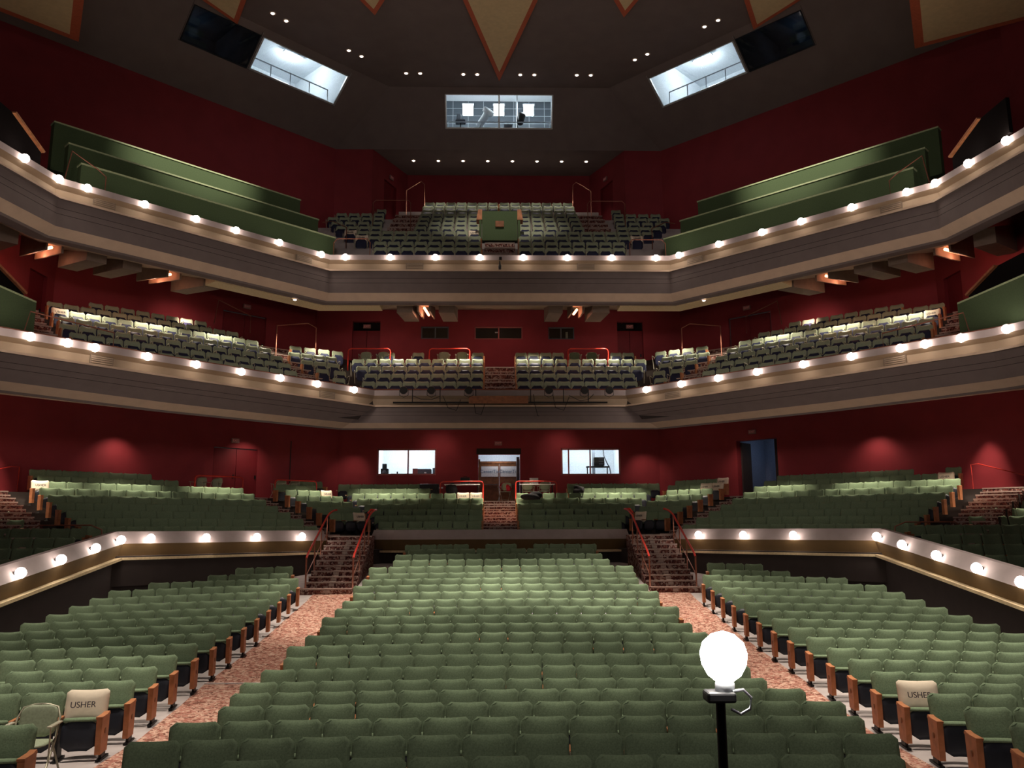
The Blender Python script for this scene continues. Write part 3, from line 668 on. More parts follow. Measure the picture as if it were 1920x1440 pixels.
for sg, w_ in ((-1, 'left'), (1, 'right')):
    for i in range(10):
        y = SDY(i); a, b_ = (sg * SX[i], y), (sg * 17.6, y - .25)
        if sg < 0: a, b_ = b_, a
        line_row('t', '%s terrace side block' % w_, 9 - i, a, b_, SDZ(i), 'R' if sg < 0 else 'L')
# middle balcony
MX = [5.26, 5.32, 5.82, 6.16]
for k in range(5):
    y = MID['yc'](k); z = MID['zc'](k)
    if k < 4:
        line_row('b', 'middle balcony centre-left block', k, (-MX[k], y), (-.64, y), z, 'R'); line_row('b', 'middle balcony centre-right block', k, (.64, y), (MX[k], y), z, 'L')
    else:
        for a, b_, r in ((-5.0, -4.47, 0), (-3.75, -3.22, 0), (-1.2, -.66, 0)): line_row('b', 'middle balcony centre-left block', 4, (a, y), (b_, y), z, 'R' if a > -2 else '')
        SEATS['b'][-3] = SEATS['b'][-3][:6] + (0,) + SEATS['b'][-3][7:]; SEATS['b'][-2] = SEATS['b'][-2][:6] + (1,) + SEATS['b'][-2][7:]; SEATS['b'][-1] = SEATS['b'][-1][:6] + (2,) + SEATS['b'][-1][7:]
        line_row('b', 'middle balcony centre-right block', 4, (.66, y), (2.78, y), z, 'L')
        line_row('b', 'middle balcony back row end', 4, (4.75, y), (5.8, y), z, 'R')
MW = [(2.22, 9.24), (2.0, 9.4), (1.86, 9.45), (1.89, 9.3), (1.99, 9.28), (2.4, 9.24), (3.3, 7.7)]
MS = [(.13, .95), (-.2, 1.2), (-.2, 1.4), (-.43, 1.6), (-1.1, 1.3)]
for k in range(7):
    for sg, w_ in ((-1, 'left'), (1, 'right')):
        s0, s1 = MW[k]; A, B = wp(MID, MID['t'](k), s0, sg), wp(MID, MID['t'](k), s1, sg)
        if sg < 0: A, B = B, A
        line_row('b', '%s middle balcony wing' % w_, k, A, B, MID['zw'](k), 'L' if sg < 0 else 'R')
        if k < 5:
            t = 1 + .9 * k; P = [(sg * (5 + .54 * t + .84 * s), 29.6 + .84 * t - .54 * s) for s in MS[k]]
            A, B = P
            if sg < 0: A, B = B, A
            line_row('b', 'small %s middle balcony block' % w_, k, A, B, 8.48 + .455 * k - .78, 'L' if sg < 0 else 'R')
# upper balcony
UP = [[(.71, 4.87)], [(.74, 5.03)], [(.77, 5.92)], [(.8, 6.56)], [(.83, 3.73), (5.11, 7.11)], [(.86, 3.74), (5.19, 7.55)], [(.88, 3.75), (5.28, 7.89)], [(.91, 3.75), (5.38, 7.72)], [(.94, 3.75), (5.31, 6.1)], [(0.02, 3.78)], [(0.02, 3.78)]]
for k, sp in enumerate(UP):
    for j, (a, b_) in enumerate(sp):
        for sg, w_ in ((-1, 'left'), (1, 'right')):
            A, B = ((-b_, UY(k)), (-a, UY(k))) if sg < 0 else ((a, UY(k)), (b_, UY(k)))
            nm = ('upper balcony centre-%s block' if j == 0 else 'upper balcony far %s block') % w_
            line_row('b', nm, k if j == 0 else k - 4, A, B, UZ(k), ('R' if j == 0 else '') if sg < 0 else ('L' if j == 0 else ''))
# which 300 of each kind show largest
def proj(x, y, z):
    q = Vector((x, y, z)) - CAMP; d = q.dot(fw)
    return (960 + FPX * q.dot(rt) / d, 720 - FPX * q.dot(up) / d, d) if d > .3 else (-9e3, -9e3, .1)
PARTS_T = [('backrest', P_BACK), ('back_shell', P_SHELL), ('seat', P_PAN), ('armrest', P_ARM), ('leg', P_LEG)]
PARTS_B = [('backrest', P_BB), ('seat', P_BP), ('arm_loop', P_BA), ('back_rim', P_BR)]
ORD = OR
def link(nm, me, par, loc=(0, 0, 0), sx=1):
    c = bpy.data.objects.new(nm, me); COL.objects.link(c); c.parent = par; c.location = loc; c.scale = (sx, 1, 1); return c
def place(kind, s):
    x, y, z, rz, block, ri, i, e, n = s
    if kind == 't':
        lab = 'green cloth theatre seat, %s from left in %s row, %s' % (ORD[i], ORD[ri], block); nm = 'theatre_chair'
    else:
        lab = 'pale-framed green seat, %s from left in %s row, %s' % (ORD[i], ORD[ri], block); nm = 'balcony_chair'
    o = thing(nm, lab, 'seat', (x, y, z), rz, '%s seats' % block)
    if kind == 't':
        link('backrest', P_BACK, o); link('back_shell', P_SHELL, o)
        p = link('seat', P_PAN, o); link('seat_pad', P_PAD, p)
        for sx, k in ((-1, 'L'), (1, 'R')):
            if k in e:
                q = link('end_panel', P_END, o, (sx * SW / 2, 0, 0)); link('emblem', P_EMB, q, (0, -.26, .36)); link('leg', P_LEG, o, (sx * SW / 2, 0, 0))
            elif sx < 0 or i == n - 1: link('armrest', P_ARM, o, (sx * SW / 2, 0, 0)); link('leg', P_LEG, o, (sx * SW / 2, 0, 0))
    else:
        b_ = link('backrest', P_BB, o); link('back_rim', P_BR, b_); link('seat', P_BP, o)
        link('arm_loop', P_BA, o)
        if i == n - 1 and 'R' not in e: link('arm_loop', P_BA, o, sx=-1)
        for sx, k in ((-1, 'L'), (1, 'R')):
            if k in e: link('end_panel', P_BE, o, (sx * SW / 2, 0, 0))
    return o
def merged(kind, lst, nm, lab):
    mats = []; V = []; Fc = []; Mi = []; Sm = []
    for s in lst:
        x, y, z, rz, block, ri, i, e, n = s; c, sn = math.cos(rz), math.sin(rz)
        if kind == 't':
            L = [(P_BACK, 0), (P_PAN, 0), (P_ARM if 'L' not in e else P_END, -SW / 2)]
            if 'L' in e or 'R' in e: L.append((P_LEG, -SW / 2))
            if 'R' in e: L.append((P_END, SW / 2))
        else:
            L = [(P_BB, 0), (P_BR, 0), (P_BP, 0), (P_BA, 0)]
            if 'L' in e: L.append((P_BE, -SW / 2))
            if 'R' in e: L.append((P_BE, SW / 2))
        for me, dx in L:
            b0 = len(V)
            for v in me.vertices:
                a, b_, h = v.co.x + dx, v.co.y, v.co.z; V.append((x + a * c - b_ * sn, y + a * sn + b_ * c, z + h))
            mm = []
            for m in me.materials:
                if m not in mats: mats.append(m)
                mm.append(mats.index(m))
            for p in me.polygons: Fc.append([b0 + q for q in p.vertices]); Mi.append(mm[p.material_index]); Sm.append(p.use_smooth)
    me = bpy.data.meshes.new(nm); me.from_pydata(V, [], Fc)
    for m in mats: me.materials.append(m)
    me.polygons.foreach_set('material_index', Mi); me.polygons.foreach_set('use_smooth', Sm); me.update()
    o = bpy.data.objects.new(nm, me); COL.objects.link(o); return tag(o, lab, 'seat', None, 'stuff')
SEAT_AT = {}
for kind in ('t', 'b'):
    inn = []; outn = []
    for s in SEATS[kind]:
        u, v, d = proj(s[0], s[1], s[2] + .7)
        (inn if (-25 < u < 1945 and v < 1450) else outn).append((d, s))
    inn.sort(key=lambda a: a[0]); pick = [s for d, s in inn[:300]]; rest = [s for d, s in inn[300:]]
    print('seats', kind, len(SEATS[kind]), 'in view', len(inn), 'rest', len(rest))
    for s in pick: place(kind, s)
    if rest: merged(kind, rest, 'theatre_chairs' if kind == 't' else 'balcony_chairs',
                    'dark green cloth seats filling the terrace rows beyond the stalls parapet' if kind == 't' else 'pale-framed green seats filling the farther rows of the upper balcony')

# ---------------------------------------------------------------- rooms behind the windows
def frame3(p, a):   # local frame: x along a, y away from the stage, z up, origin p
    a = Vector((a[0], a[1], 0)).normalized(); n = Vector((-a.y, a.x, 0))
    return Matrix(((a.x, n.x, 0, p[0]), (a.y, n.y, 0, p[1]), (0, 0, 1, p[2] if len(p) > 2 else 0), (0, 0, 0, 1)))
def room(T, x0, x1, y0, y1, z0, z1, wm, fm, lab, back=None):
    P = lambda x, y, z: T @ Vector((x, y, z)); mb = MB(); q = lambda pts, m: mb.add([P(*p) for p in pts], [(0, 1, 2, 3)], m)
    q([(x0, y1, z0), (x1, y1, z0), (x1, y1, z1), (x0, y1, z1)], back or wm)
    q([(x0, y0, z0), (x0, y1, z0), (x0, y1, z1), (x0, y0, z1)], wm); q([(x1, y1, z0), (x1, y0, z0), (x1, y0, z1), (x1, y1, z1)], wm)
    q([(x0, y0, z0), (x1, y0, z0), (x1, y1, z0), (x0, y1, z0)], fm); q([(x0, y0, z1), (x0, y1, z1), (x1, y1, z1), (x1, y0, z1)], wm)
    return struct('wall_back', mb, lab)
def window(lab, T, x0, x1, z0, z1, m, fw_=.06, mull=(), y=.06, idx=[0]):
    idx[0] += 1; o = bpy.data.objects.new('window_%d' % idx[0], None); COL.objects.link(o); o['kind'] = 'structure'; o['label'] = lab
    mb = MB()
    for a, b in (((x0, y, z0), (x1, y + .1, z0 + fw_)), ((x0, y, z1 - fw_), (x1, y + .1, z1)), ((x0, y, z0), (x0 + fw_, y + .1, z1)), ((x1 - fw_, y, z0), (x1, y + .1, z1))): mb.box(a, b, m, T)
    mb.build('window_frame', o)
    for x in mull: MB().box((x - .03, y, z0), (x + .03, y + .1, z1), m, T).build('mullion', o)
    MB().box((x0 + fw_, y + .04, z0 + fw_), (x1 - fw_, y + .05, z1 - fw_), GLASS, T).build('pane', o)
    return o
def tube_light(T, c, l, lab, grp=None, pw=0):
    P = T @ Vector(c); o = thing('fluorescent_light', lab, 'ceiling light', P, 0, grp)
    R = Matrix.Translation(-P) @ T
    MB().box((c[0] - l / 2 - .05, c[1] - .12, c[2]), (c[0] + l / 2 + .05, c[1] + .12, c[2] + .05), METAL, R).build('housing', o)
    MB().box((c[0] - l / 2, c[1] - .09, c[2] - .03), (c[0] + l / 2, c[1] + .09, c[2]), TUBE, R).build('diffuser', o)
    if abs(l - .5) < .01: MB().box((c[0] - l / 2, c[1] - .05, c[2] - .55), (c[0] + l / 2, c[1] + .05, c[2] - .03), TUBE, R).build('glare_panel', o)  # glowing sheet added to imitate the glare around the tube
    if pw: point('room_light', T @ Vector((c[0], c[1], c[2] - .25)), pw, (.88, .95, 1), .25)
def tbox(name, lab, cat, T, a, b, m, par=None):
    o = MB().box(a, b, m, T).build(name, par)
    return tag(o, lab, cat) if lab else o
RED_FR = mat('red_window_frame', (.33, .10, .09), .5)
TB = frame3((0, 38, 0), (1, 0))
room(TB, -5.75, -2.8, .3, 3.3, 4.4, 7.3, WHITEW, GREYP, 'white booth room behind the left terrace window')
window('lit booth window left of the double doors', TB, -5.62, -2.9, 5.4, 6.62, RED_FR, .07, (-4.2,), .04)
tube_light(TB, (-4.3, 1.6, 7.2), 2.0, 'ceiling light inside the booth left of the double doors', None, 110)
room(TB, 2.7, 5.75, .3, 3.3, 4.4, 7.3, WHITEW, GREYP, 'white booth room behind the right terrace window')
window('lit booth window right of the double doors', TB, 2.85, 5.6, 5.38, 6.62, RED_FR, .07, (3.2, 4.2), .04)
tube_light(TB, (4.3, 1.6, 7.2), 2.0, 'ceiling light inside the booth right of the double doors', None, 90)
# booth contents, left
tb = thing('mixing_desk', 'black desk seen low in the left booth window', 'desk', TB @ Vector((-4.5, .9, 5.3)))
MB().box((-.55, -.2, 0), (.55, .3, .22), BLACK).build('body', tb); MB().box((-.3, -.1, .22), (-.25, -.05, .32), BLACK).build('knob', tb)
def speaker(lab, P, s=.34, h=.34):
    o = thing('loudspeaker', lab, 'speaker', P); bevel(MB().box((-s / 2, -s / 2, 0), (s / 2, s / 2, h), BLACK).build('body', o), .015)
    MB().lathe([(.01, 0), (s * .3, .0), (s * .34, -.01), (s * .34, .01)], (0, -s / 2 - .01, h * .45), GREYP, 14, axis=(0, -1, 0)).build('cone', o); return o
tbox('shelf', 'pale shelf carrying the speaker in the left booth window', 'shelf', TB, (-5.7, .5, 5.36), (-2.85, 1.3, 5.40), PAPER)
speaker('small black loudspeaker at the left end of the left booth window', TB @ Vector((-5.35, .75, 5.41)))
speaker('dark monitor stacked at the back left of the left booth window', TB @ Vector((-5.45, 1.4, 5.41)), .2, .62)
o = thing('equipment_case', 'grey and red equipment case inside the left booth window', 'case', TB @ Vector((-3.6, .8, 5.41)))
bevel(MB().box((-.42, -.2, 0), (.42, .25, .33), GREYP).build('body', o), .04); MB().box((-.44, -.21, .0), (-.2, -.2, .34), RED_FR).build('red_side', o); MB().box((.1, -.215, .12), (.2, -.2, .17), PAPER).build('badge', o)
tbox('file_box', 'narrow dark box at the right edge of the left booth window', 'box', TB, (-3.12, .7, 5.41), (-2.98, 1.1, 5.78), GREYP)
# booth contents, right
o = thing('rack_unit', 'black electronics unit on a stand in the right booth window', 'equipment', TB @ Vector((4.75, 1.3, 5.4)))
bevel(MB().box((-.25, -.2, .5), (.25, .2, .9), BLACK).build('body', o), .02)
for z in (.56, .68, .8): MB().box((-.02, -.22, z), (.2, -.2, z + .05), GREYP).build('slot', o)
for x in (-.55, .4): MB().tube([(x, 0, 0), (x, 0, .42), (x + .12, 0, .46)], .03, BLACK).build('leg', o)
MB().box((-.6, -.15, .42), (.5, .15, .48), BLACK).build('tray', o)
tag(MB().tube([TB @ Vector(p) for p in ((5.0, 1.6, 6.9), (5.03, 1.5, 6.4), (5.15, 1.5, 6.1), (5.3, 1.5, 5.8), (5.35, 1.5, 5.5))], .025, GREYP).build('cable'), 'grey cable hanging on the wall in the right booth window', 'cable')
tag(MB().box((3.5, 38.5, 5.2), (4.9, 39.0, 5.46), GREYP).build('counter'), 'grey counter along the bottom of the right booth window', 'counter')
tbox('wall_column', 'dark upright post inside the right booth window', 'post', TB, (4.55, 2.2, 4.4), (4.68, 2.35, 7.2), GREYP)

# centre double doors and lobby glimpse
room(TB, -1.5, 1.5, .3, 4.2, 4.1, 6.9, BLUEW, STEPC, 'lobby behind the double doors', WHITEW)
struct('trim_1', MB().box((-1.05, 37.97, 6.36), (1.0, 38.3, 6.62), DARKW), 'dark door head')
DO = bpy.data.objects.new('door_1', None); COL.objects.link(DO); DO['kind'] = 'structure'; DO['label'] = 'wooden double doors with paper banners'
MB().box((-.98, 38.9, 4.1), (-.9, 39.0, 6.2), WOODD).box((.88, 38.9, 4.1), (.96, 39.0, 6.2), WOODD).box((-.98, 38.9, 6.0), (.96, 39.0, 6.1), WOODD).build('door_frame', DO)
def text(s, size, loc, rot, m, name, par=None, ext=.002, cx='CENTER'):
    c = bpy.data.curves.new(name, 'FONT'); c.body = s; c.size = size; c.extrude = ext; c.align_x = cx; c.align_y = 'CENTER'; c.materials.append(m)
    t0 = bpy.data.objects.new(name, c); COL.objects.link(t0); bpy.context.view_layer.update()
    me = bpy.data.meshes.new_from_object(t0.evaluated_get(bpy.context.evaluated_depsgraph_get())); bpy.data.objects.remove(t0)
    t = bpy.data.objects.new(name, me); COL.objects.link(t); t.location = loc; t.rotation_euler = rot
    if par: t.parent = par
    return t
for x0, x1 in ((-.90, -.005), (.005, .88)):
    lf = MB().box((x0, 38.92, 4.12), (x1, 38.97, 6.0), WOODM if False else WOODD).build('door_leaf', DO)
    bar = MB().box((x0 + .1, 38.86, 5.0), (x1 - .08, 38.91, 5.03), GREYP).build('push_bar', DO)
    ban = MB().box((x0 + .05, 38.90, 5.38), (x1 - .05, 38.915, 5.86), PAPER).build('paper_banner', DO)
    text('CenterTix', .21, ((x0 + x1) / 2, 38.895, 5.62), (math.pi / 2, 0, 0), mat('blue_grey_print', (.16, .25, .36)), 'banner_lettering', DO)
MB().box((.80, 38.3, 4.12), (.93, 38.75, 6.25), GREYP).build('open_door_leaf', DO)
point('lobby_light', (0, 40.6, 6.5), 60, (.9, .95, 1), .3)
point('lobby_light', (0, 38.6, 6.5), 30, (.9, .95, 1), .2)
# open doorway on the right of the terrace
TR = frame3((7.4, 38, 0), (Q, -Q)); TL = frame3((-7.4, 38, 0), (Q, Q))
room(TR, 3.2, 6.4, .35, 4.0, 4.1, 7.0, BLUEW, DARKW, 'dim blue-grey lobby behind the open right doorway')
for n_, x0, x1 in ((2, 3.98, 4.75),): 
    D = bpy.data.objects.new('door_2', None); COL.objects.link(D); D['kind'] = 'structure'; MB().box((x0, .3, 4.12), (x0 + .06, 1.1, 6.6), DARKW, TR).build('open_door_leaf', D)
    MB().box((4.9, 1.6, 4.12), (5.1, 1.8, 6.9), DARKW, TR).build('door_post', D)
point('lobby_light', TR @ Vector((4.6, 2.8, 6.3)), 9, (.75, .85, 1), .2)
tbox('lobby_table', 'dim table standing in the lobby beyond the open right doorway', 'table', TR, (4.2, 1.9, 4.1), (5.6, 2.5, 4.85), GREYP)
def door(n, T, x0, x1, z0, z1, y, two=True, lab=''):
    D = bpy.data.objects.new('door_%d' % n, None); COL.objects.link(D); D['kind'] = 'structure'; D['label'] = lab
    xs = [x0, (x0 + x1) / 2, x1] if two else [x0, x1]
    for a, b in zip(xs, xs[1:]):
        MB().box((a + .01, y, z0), (b - .01, y + .05, z1), REDD, T).build('door_leaf', D)
        MB().box((b - .14, y - .04, z0 + .95), (b - .08, y, z0 + 1.1), IRON, T).build('door_handle', D)
def exit_sign(T, x, z, lab, y=-.06):
    P = T @ Vector((x, y, z)); rz = math.atan2(T[1][0], T[0][0]); o = thing('exit_sign', lab, 'exit sign', P, rz)
    MB().box((-.17, -.03, -.09), (.17, .03, .09), mat('sign_face', (.30, .07, .07), .5) if 'SF' not in globals() else globals()['SF']).build('sign_box', o)
    text('EXIT', .13, (0, -.034, 0), (math.pi / 2, 0, 0), EXITE, 'sign_lettering', o)
SF = mat('sign_face', (.30, .16, .15), .5)
def wx(T, x, y): # along-wall coordinate of plan point
    v = T.inverted() @ Vector((x, y, 0)); return v.x
door(3, TL, wx(TL, -11.62, 33.78), wx(TL, -10.22, 35.18), 4.12, 6.28, .06, True, 'red double doors in the left terrace wall')
exit_sign(TL, wx(TL, -11.02, 34.38), 6.62, 'unlit exit sign above the red doors on the left of the terrace')
exit_sign(TB, -.05, 6.85, 'unlit exit sign above the central double doors')
exit_sign(TR, 4.75, 6.98, 'exit sign above the open doorway on the right of the terrace')
tbox('wall_groove_strip', 'thin dark vertical strip on the left terrace wall', 'strip', TL, (wx(TL, -9.15, 36.25) - .02, -.02, 4.3), (wx(TL, -9.15, 36.25) + .02, .0, 6.8), DARKW)
TM = frame3((0, 37, 0), (1, 0))
for i, (a, b, c, e, mu) in enumerate(((-3.6, -2.33, 11.58, 12.16, (-2.95,)), (-1.14, 1.07, 11.56, 12.16, (-.03,)), (2.26, 3.46, 11.56, 12.14, (2.85,)))):
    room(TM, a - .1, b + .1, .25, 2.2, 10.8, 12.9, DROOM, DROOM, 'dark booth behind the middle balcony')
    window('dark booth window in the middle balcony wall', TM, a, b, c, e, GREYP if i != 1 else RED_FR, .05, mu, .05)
tbox('desk_lamp', 'small pale object glimpsed in the rightmost dark booth window', 'equipment', TM, (3.1, .4, 11.6), (3.2, .5, 12.0), CREAMF)
tbox('paper_note', 'small white card in the central dark booth window', 'card', TM, (-.2, .2, 11.9), (-.06, .22, 11.96), PAPER)
door(4, TM, -6.75, -5.47, 9.8, 12.0, .2, True, 'dark red doors left of the middle balcony'); door(5, TM, 5.45, 6.65, 9.8, 12.0, .2, True, 'dark red doors right of the middle balcony')
exit_sign(TM, -6.1, 12.18, 'exit sign above the middle balcony doors left of the small windows', .1); exit_sign(TM, 6.05, 12.18, 'exit sign above the middle balcony doors right of the small windows', .1)
TML = frame3((-8.4, 37, 0), (Q, Q)); TMR = frame3((8.4, 37, 0), (Q, -Q))
door(6, TML, -4.5, -2.55, 9.8, 12.05, .05, True, 'red double doors on the left of the middle balcony'); door(7, TMR, 2.5, 4.4, 9.8, 12.05, .05, True, 'red double doors on the right of the middle balcony')
exit_sign(TML, -3.5, 12.4, 'exit sign above the doors in the left middle balcony wall'); exit_sign(TMR, 3.4, 12.4, 'exit sign above the doors in the right middle balcony wall')

# ---- high booths in the ceiling bulkhead
WFR = mat('pale_window_frame', (.5, .52, .52), .4, .4)
def tilt_window(n, lab, fn, s0, s1, t0, t1, m, mull=(), bot_bright=True, wdt=.07):
    o = bpy.data.objects.new('window_%d' % n, None); COL.objects.link(o); o['kind'] = 'structure'; o['label'] = lab
    up_ = (fn(0, 0) - fn(0, 1)).normalized(); al = (fn(1, 0) - fn(0, 0)).normalized(); nn = al.cross(up_).normalized()
    if nn.y > 0: nn = -nn
    H = (fn(0, 0) - fn(0, 1)).length; w1 = wdt / H
    def bar(sa, sb, ta_, tb_, name='window_frame', dd=.06):
        P = [fn(sa, tb_), fn(sb, tb_), fn(sb, ta_), fn(sa, ta_)]
        A = [p + nn * dd for p in P]; B = [p - nn * .02 for p in P]; mb = MB()
        mb.add(A + B, [(0, 1, 2, 3), (7, 6, 5, 4), (0, 4, 5, 1), (1, 5, 6, 2), (2, 6, 7, 3), (3, 7, 4, 0)], m); return mb.build(name, o)
    bar(s0, s1, t0, t0 + w1 * .6); bar(s0, s1, t1 - w1, t1); bar(s0, s0 + wdt, t0, t1); bar(s1 - wdt, s1, t0, t1)
    for x in mull: bar(x - .035, x + .035, t0, t1, 'mullion', .03)
    P = [fn(s0, t1), fn(s1, t1), fn(s1, t0), fn(s0, t0)]; A = [p + nn * .01 for p in P]; B = [p for p in P]
    MB().add(A + B, [(0, 1, 2, 3), (7, 6, 5, 4), (0, 4, 5, 1), (1, 5, 6, 2), (2, 6, 7, 3), (3, 7, 4, 0)], GLASS).build('pane', o)
    return o
fc = lambda s, t: Vector((s, 36.1 + 1.4 * t, 23.6 - 2.5 * t))
tilt_window(10, 'lit follow-spot booth window above the upper balcony', fc, -2.58, 2.58, .11, .66, WFR, (0,))
TC = frame3((0, 36.1, 0), (1, 0))
TILE = bpy.data.materials.new('dark_tiled_wall'); TILE.use_nodes = True
tn = TILE.node_tree; tbk = tn.nodes.new('ShaderNodeTexBrick'); tcx = tn.nodes.new('ShaderNodeTexCoord'); mpp = tn.nodes.new('ShaderNodeMapping'); mpp.inputs['Rotation'].default_value = (math.pi / 2, 0, 0)
tbk.inputs['Scale'].default_value = 1.0; tbk.inputs['Color1'].default_value = (.07, .085, .10, 1); tbk.inputs['Color2'].default_value = (.06, .075, .09, 1); tbk.inputs['Mortar'].default_value = (.45, .5, .52, 1)
tbk.inputs['Mortar Size'].default_value = .012; tbk.inputs['Brick Width'].default_value = .8; tbk.inputs['Row Height'].default_value = .42; tbk.offset = 0
tn.links.new(tcx.outputs['Object'], mpp.inputs[0]); tn.links.new(mpp.outputs[0], tbk.inputs['Vector']); tn.links.new(tbk.outputs[0], tn.nodes['Principled BSDF'].inputs['Base Color'])
r_ = room(TC, -2.75, 2.75, .95, 4.2, 21.93, 25.2, WHITEW, GREYP, 'follow-spot booth', TILE)
mb = MB(); mb.add([TC @ Vector(p) for p in ((-2.75, .05, 23.7), (2.75, .05, 23.7), (2.75, .05, 25.2), (-2.75, .05, 25.2))], [(0, 1, 2, 3)], CEIL)
for x in (-2.75, 2.75): mb.add([TC @ Vector(p) for p in ((x, .95, 21.93), (x, .17, 23.33), (x, .05, 25.2), (x, .95, 25.2))], [(0, 1, 2, 3)], WHITEW)
mb.add([TC @ Vector(p) for p in ((-2.75, .05, 25.2), (2.75, .05, 25.2), (2.75, .95, 25.2), (-2.75, .95, 25.2))], [(0, 1, 2, 3)], WHITEW); struct('wall_back', mb, 'upper cheeks of the follow-spot booth')
for i, x in enumerate((-1.55, 0, 1.5)):
    tube_light(TC, (x, 2.4, 24.0), .5, 'blazing white light in the centre high booth, %s from left' % OR[i], 'lights in the centre high booth', 32)
struct('trim_2', MB().box((-2.5, 37.6, 22.6), (2.5, 37.64, 22.64), METAL).box((-2.5, 37.6, 21.95), (-2.46, 37.64, 22.6), METAL).box((2.46, 37.6, 21.95), (2.5, 37.64, 22.6), METAL), 'steel bar behind the booth glass')
o = thing('follow_spotlight', 'big pale spotlight tipped downward in the centre high booth', 'spotlight', (-.75, 38.0, 23.0))
MB().lathe([(.12, -.5), (.17, -.45), (.17, .25), (.28, .3), (.30, .5), (.2, .52)], (0, 0, 0), WHITEW, 18, axis=(.5, -.5, .55)).build('body', o)
MB().tube([(0, 0, -.02), (-.25, .05, -.5), (-.4, .05, -1.0)], .05, METAL).build('stand', o); MB().tube([(.3, 0, .1), (.35, 0, .45), (.1, 0, .5)], .025, IRON).build('yoke', o)
o = thing('follow_spotlight', 'dark spotlight on a pole at the right of the centre high booth', 'spotlight', (1.1, 38.2, 23.0))
MB().lathe([(.1, -.3), (.16, -.25), (.2, .25), (.12, .3)], (0, 0, .1), BLACK, 16, axis=(.2, -.6, .6)).build('body', o); MB().tube([(-.2, 0, -1.0), (-.2, 0, 1.6)], .04, METAL).build('stand', o)
o = thing('office_chair', 'grey office chair at the left of the centre high booth', 'chair', (-1.9, 38.0, 21.95))
bevel(MB().box((-.25, -.2, .82), (.25, .22, .92), GREYP).build('seat', o), .03); bevel(MB().box((-.2, .15, 1.0), (.02, .22, 1.4), GREYP).build('backrest', o), .03); MB().tube([(0, 0, .1), (0, 0, .8)], .03, IRON).build('stem', o)
o = thing('monitor', 'small monitor with a pale edge low in the centre booth window', 'monitor', (.45, 37.7, 22.3)); bevel(MB().box((-.2, -.03, 0), (.2, .03, .25), GREYP).build('screen', o), .02); MB().box((-.1, -.05, -.5), (.1, .1, 0), IRON).build('base', o)
for sg, w_ in ((-1, 'left'), (1, 'right')):
    fn = FA[sg][0]
    tilt_window(11 + sg, 'lit high booth window on the %s' % w_, fn, 2.1, 6.42, .09, .49, WFR, ())
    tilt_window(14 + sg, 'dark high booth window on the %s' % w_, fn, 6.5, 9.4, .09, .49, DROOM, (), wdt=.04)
    # local frame: along the wall, away from the stage
    T = frame3((sg * 5.2, 36.1, 0), (sg * Q, -Q)) if sg > 0 else frame3((-5.2, 36.1, 0), (Q, Q))
    X = lambda s: s if sg > 0 else -s
    def R2(a, b): return (a, b) if a < b else (b, a)
    a, b_ = R2(X(2.05), X(6.45)); room(T, a, b_, 1.42, 5.0, 22.35, 24.9, WHITEW, GREYP, 'lit high booth on the %s' % w_)
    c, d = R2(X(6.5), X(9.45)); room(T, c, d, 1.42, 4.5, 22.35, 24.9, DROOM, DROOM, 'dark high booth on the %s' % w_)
    mb = MB()
    for x0, x1, m in ((a, b_, WHITEW), (c, d, DROOM)):
        for x in (x0, x1): mb.add([T @ Vector(p) for p in ((x, 1.42, 22.35), (x, .14, 23.45), (x, .02, 24.9), (x, 1.42, 24.9))], [(0, 1, 2, 3)], m)
        mb.add([T @ Vector(p) for p in ((x0, .02, 24.9), (x1, .02, 24.9), (x1, 1.42, 24.9), (x0, 1.42, 24.9))], [(0, 1, 2, 3)], m)
        mb.add([T @ Vector(p) for p in ((x0, .02, 23.6), (x1, .02, 23.6), (x1, .02, 24.9), (x0, .02, 24.9))], [(0, 1, 2, 3)], m)
    struct('wall_back', mb, 'cheeks of the high booths on the %s' % w_)
    point('dark_room_fill', T @ Vector((X(8), 3.4, 24.2)), 6, (.5, .7, 1), .2)  # point light added to give the dark booth a faint blue tone
    tube_light(T, (X(3.6), 2.6, 24.75), .9, 'bright ceiling light in the high booth on the %s' % w_, None, 120)
    h = thing('booth_guard_rail', 'grey guard rail behind the glass of the %s high booth' % w_, 'guard rail', T @ Vector((X(2.4), 1.5, 22.36)))
    Ri = Matrix.Translation(-(T @ Vector((X(2.4), 1.5, 22.36)))) @ T
    MB().tube([Ri @ Vector((X(2.4), 1.5, 23.05)), Ri @ Vector((X(6.3), 1.5, 23.05))], .03, METAL).build('rail', h)
    for k in range(5): MB().tube([Ri @ Vector((X(2.4 + .97 * k), 1.5, 22.36)), Ri @ Vector((X(2.4 + .97 * k), 1.5, 23.05))], .025, METAL).build('post', h)

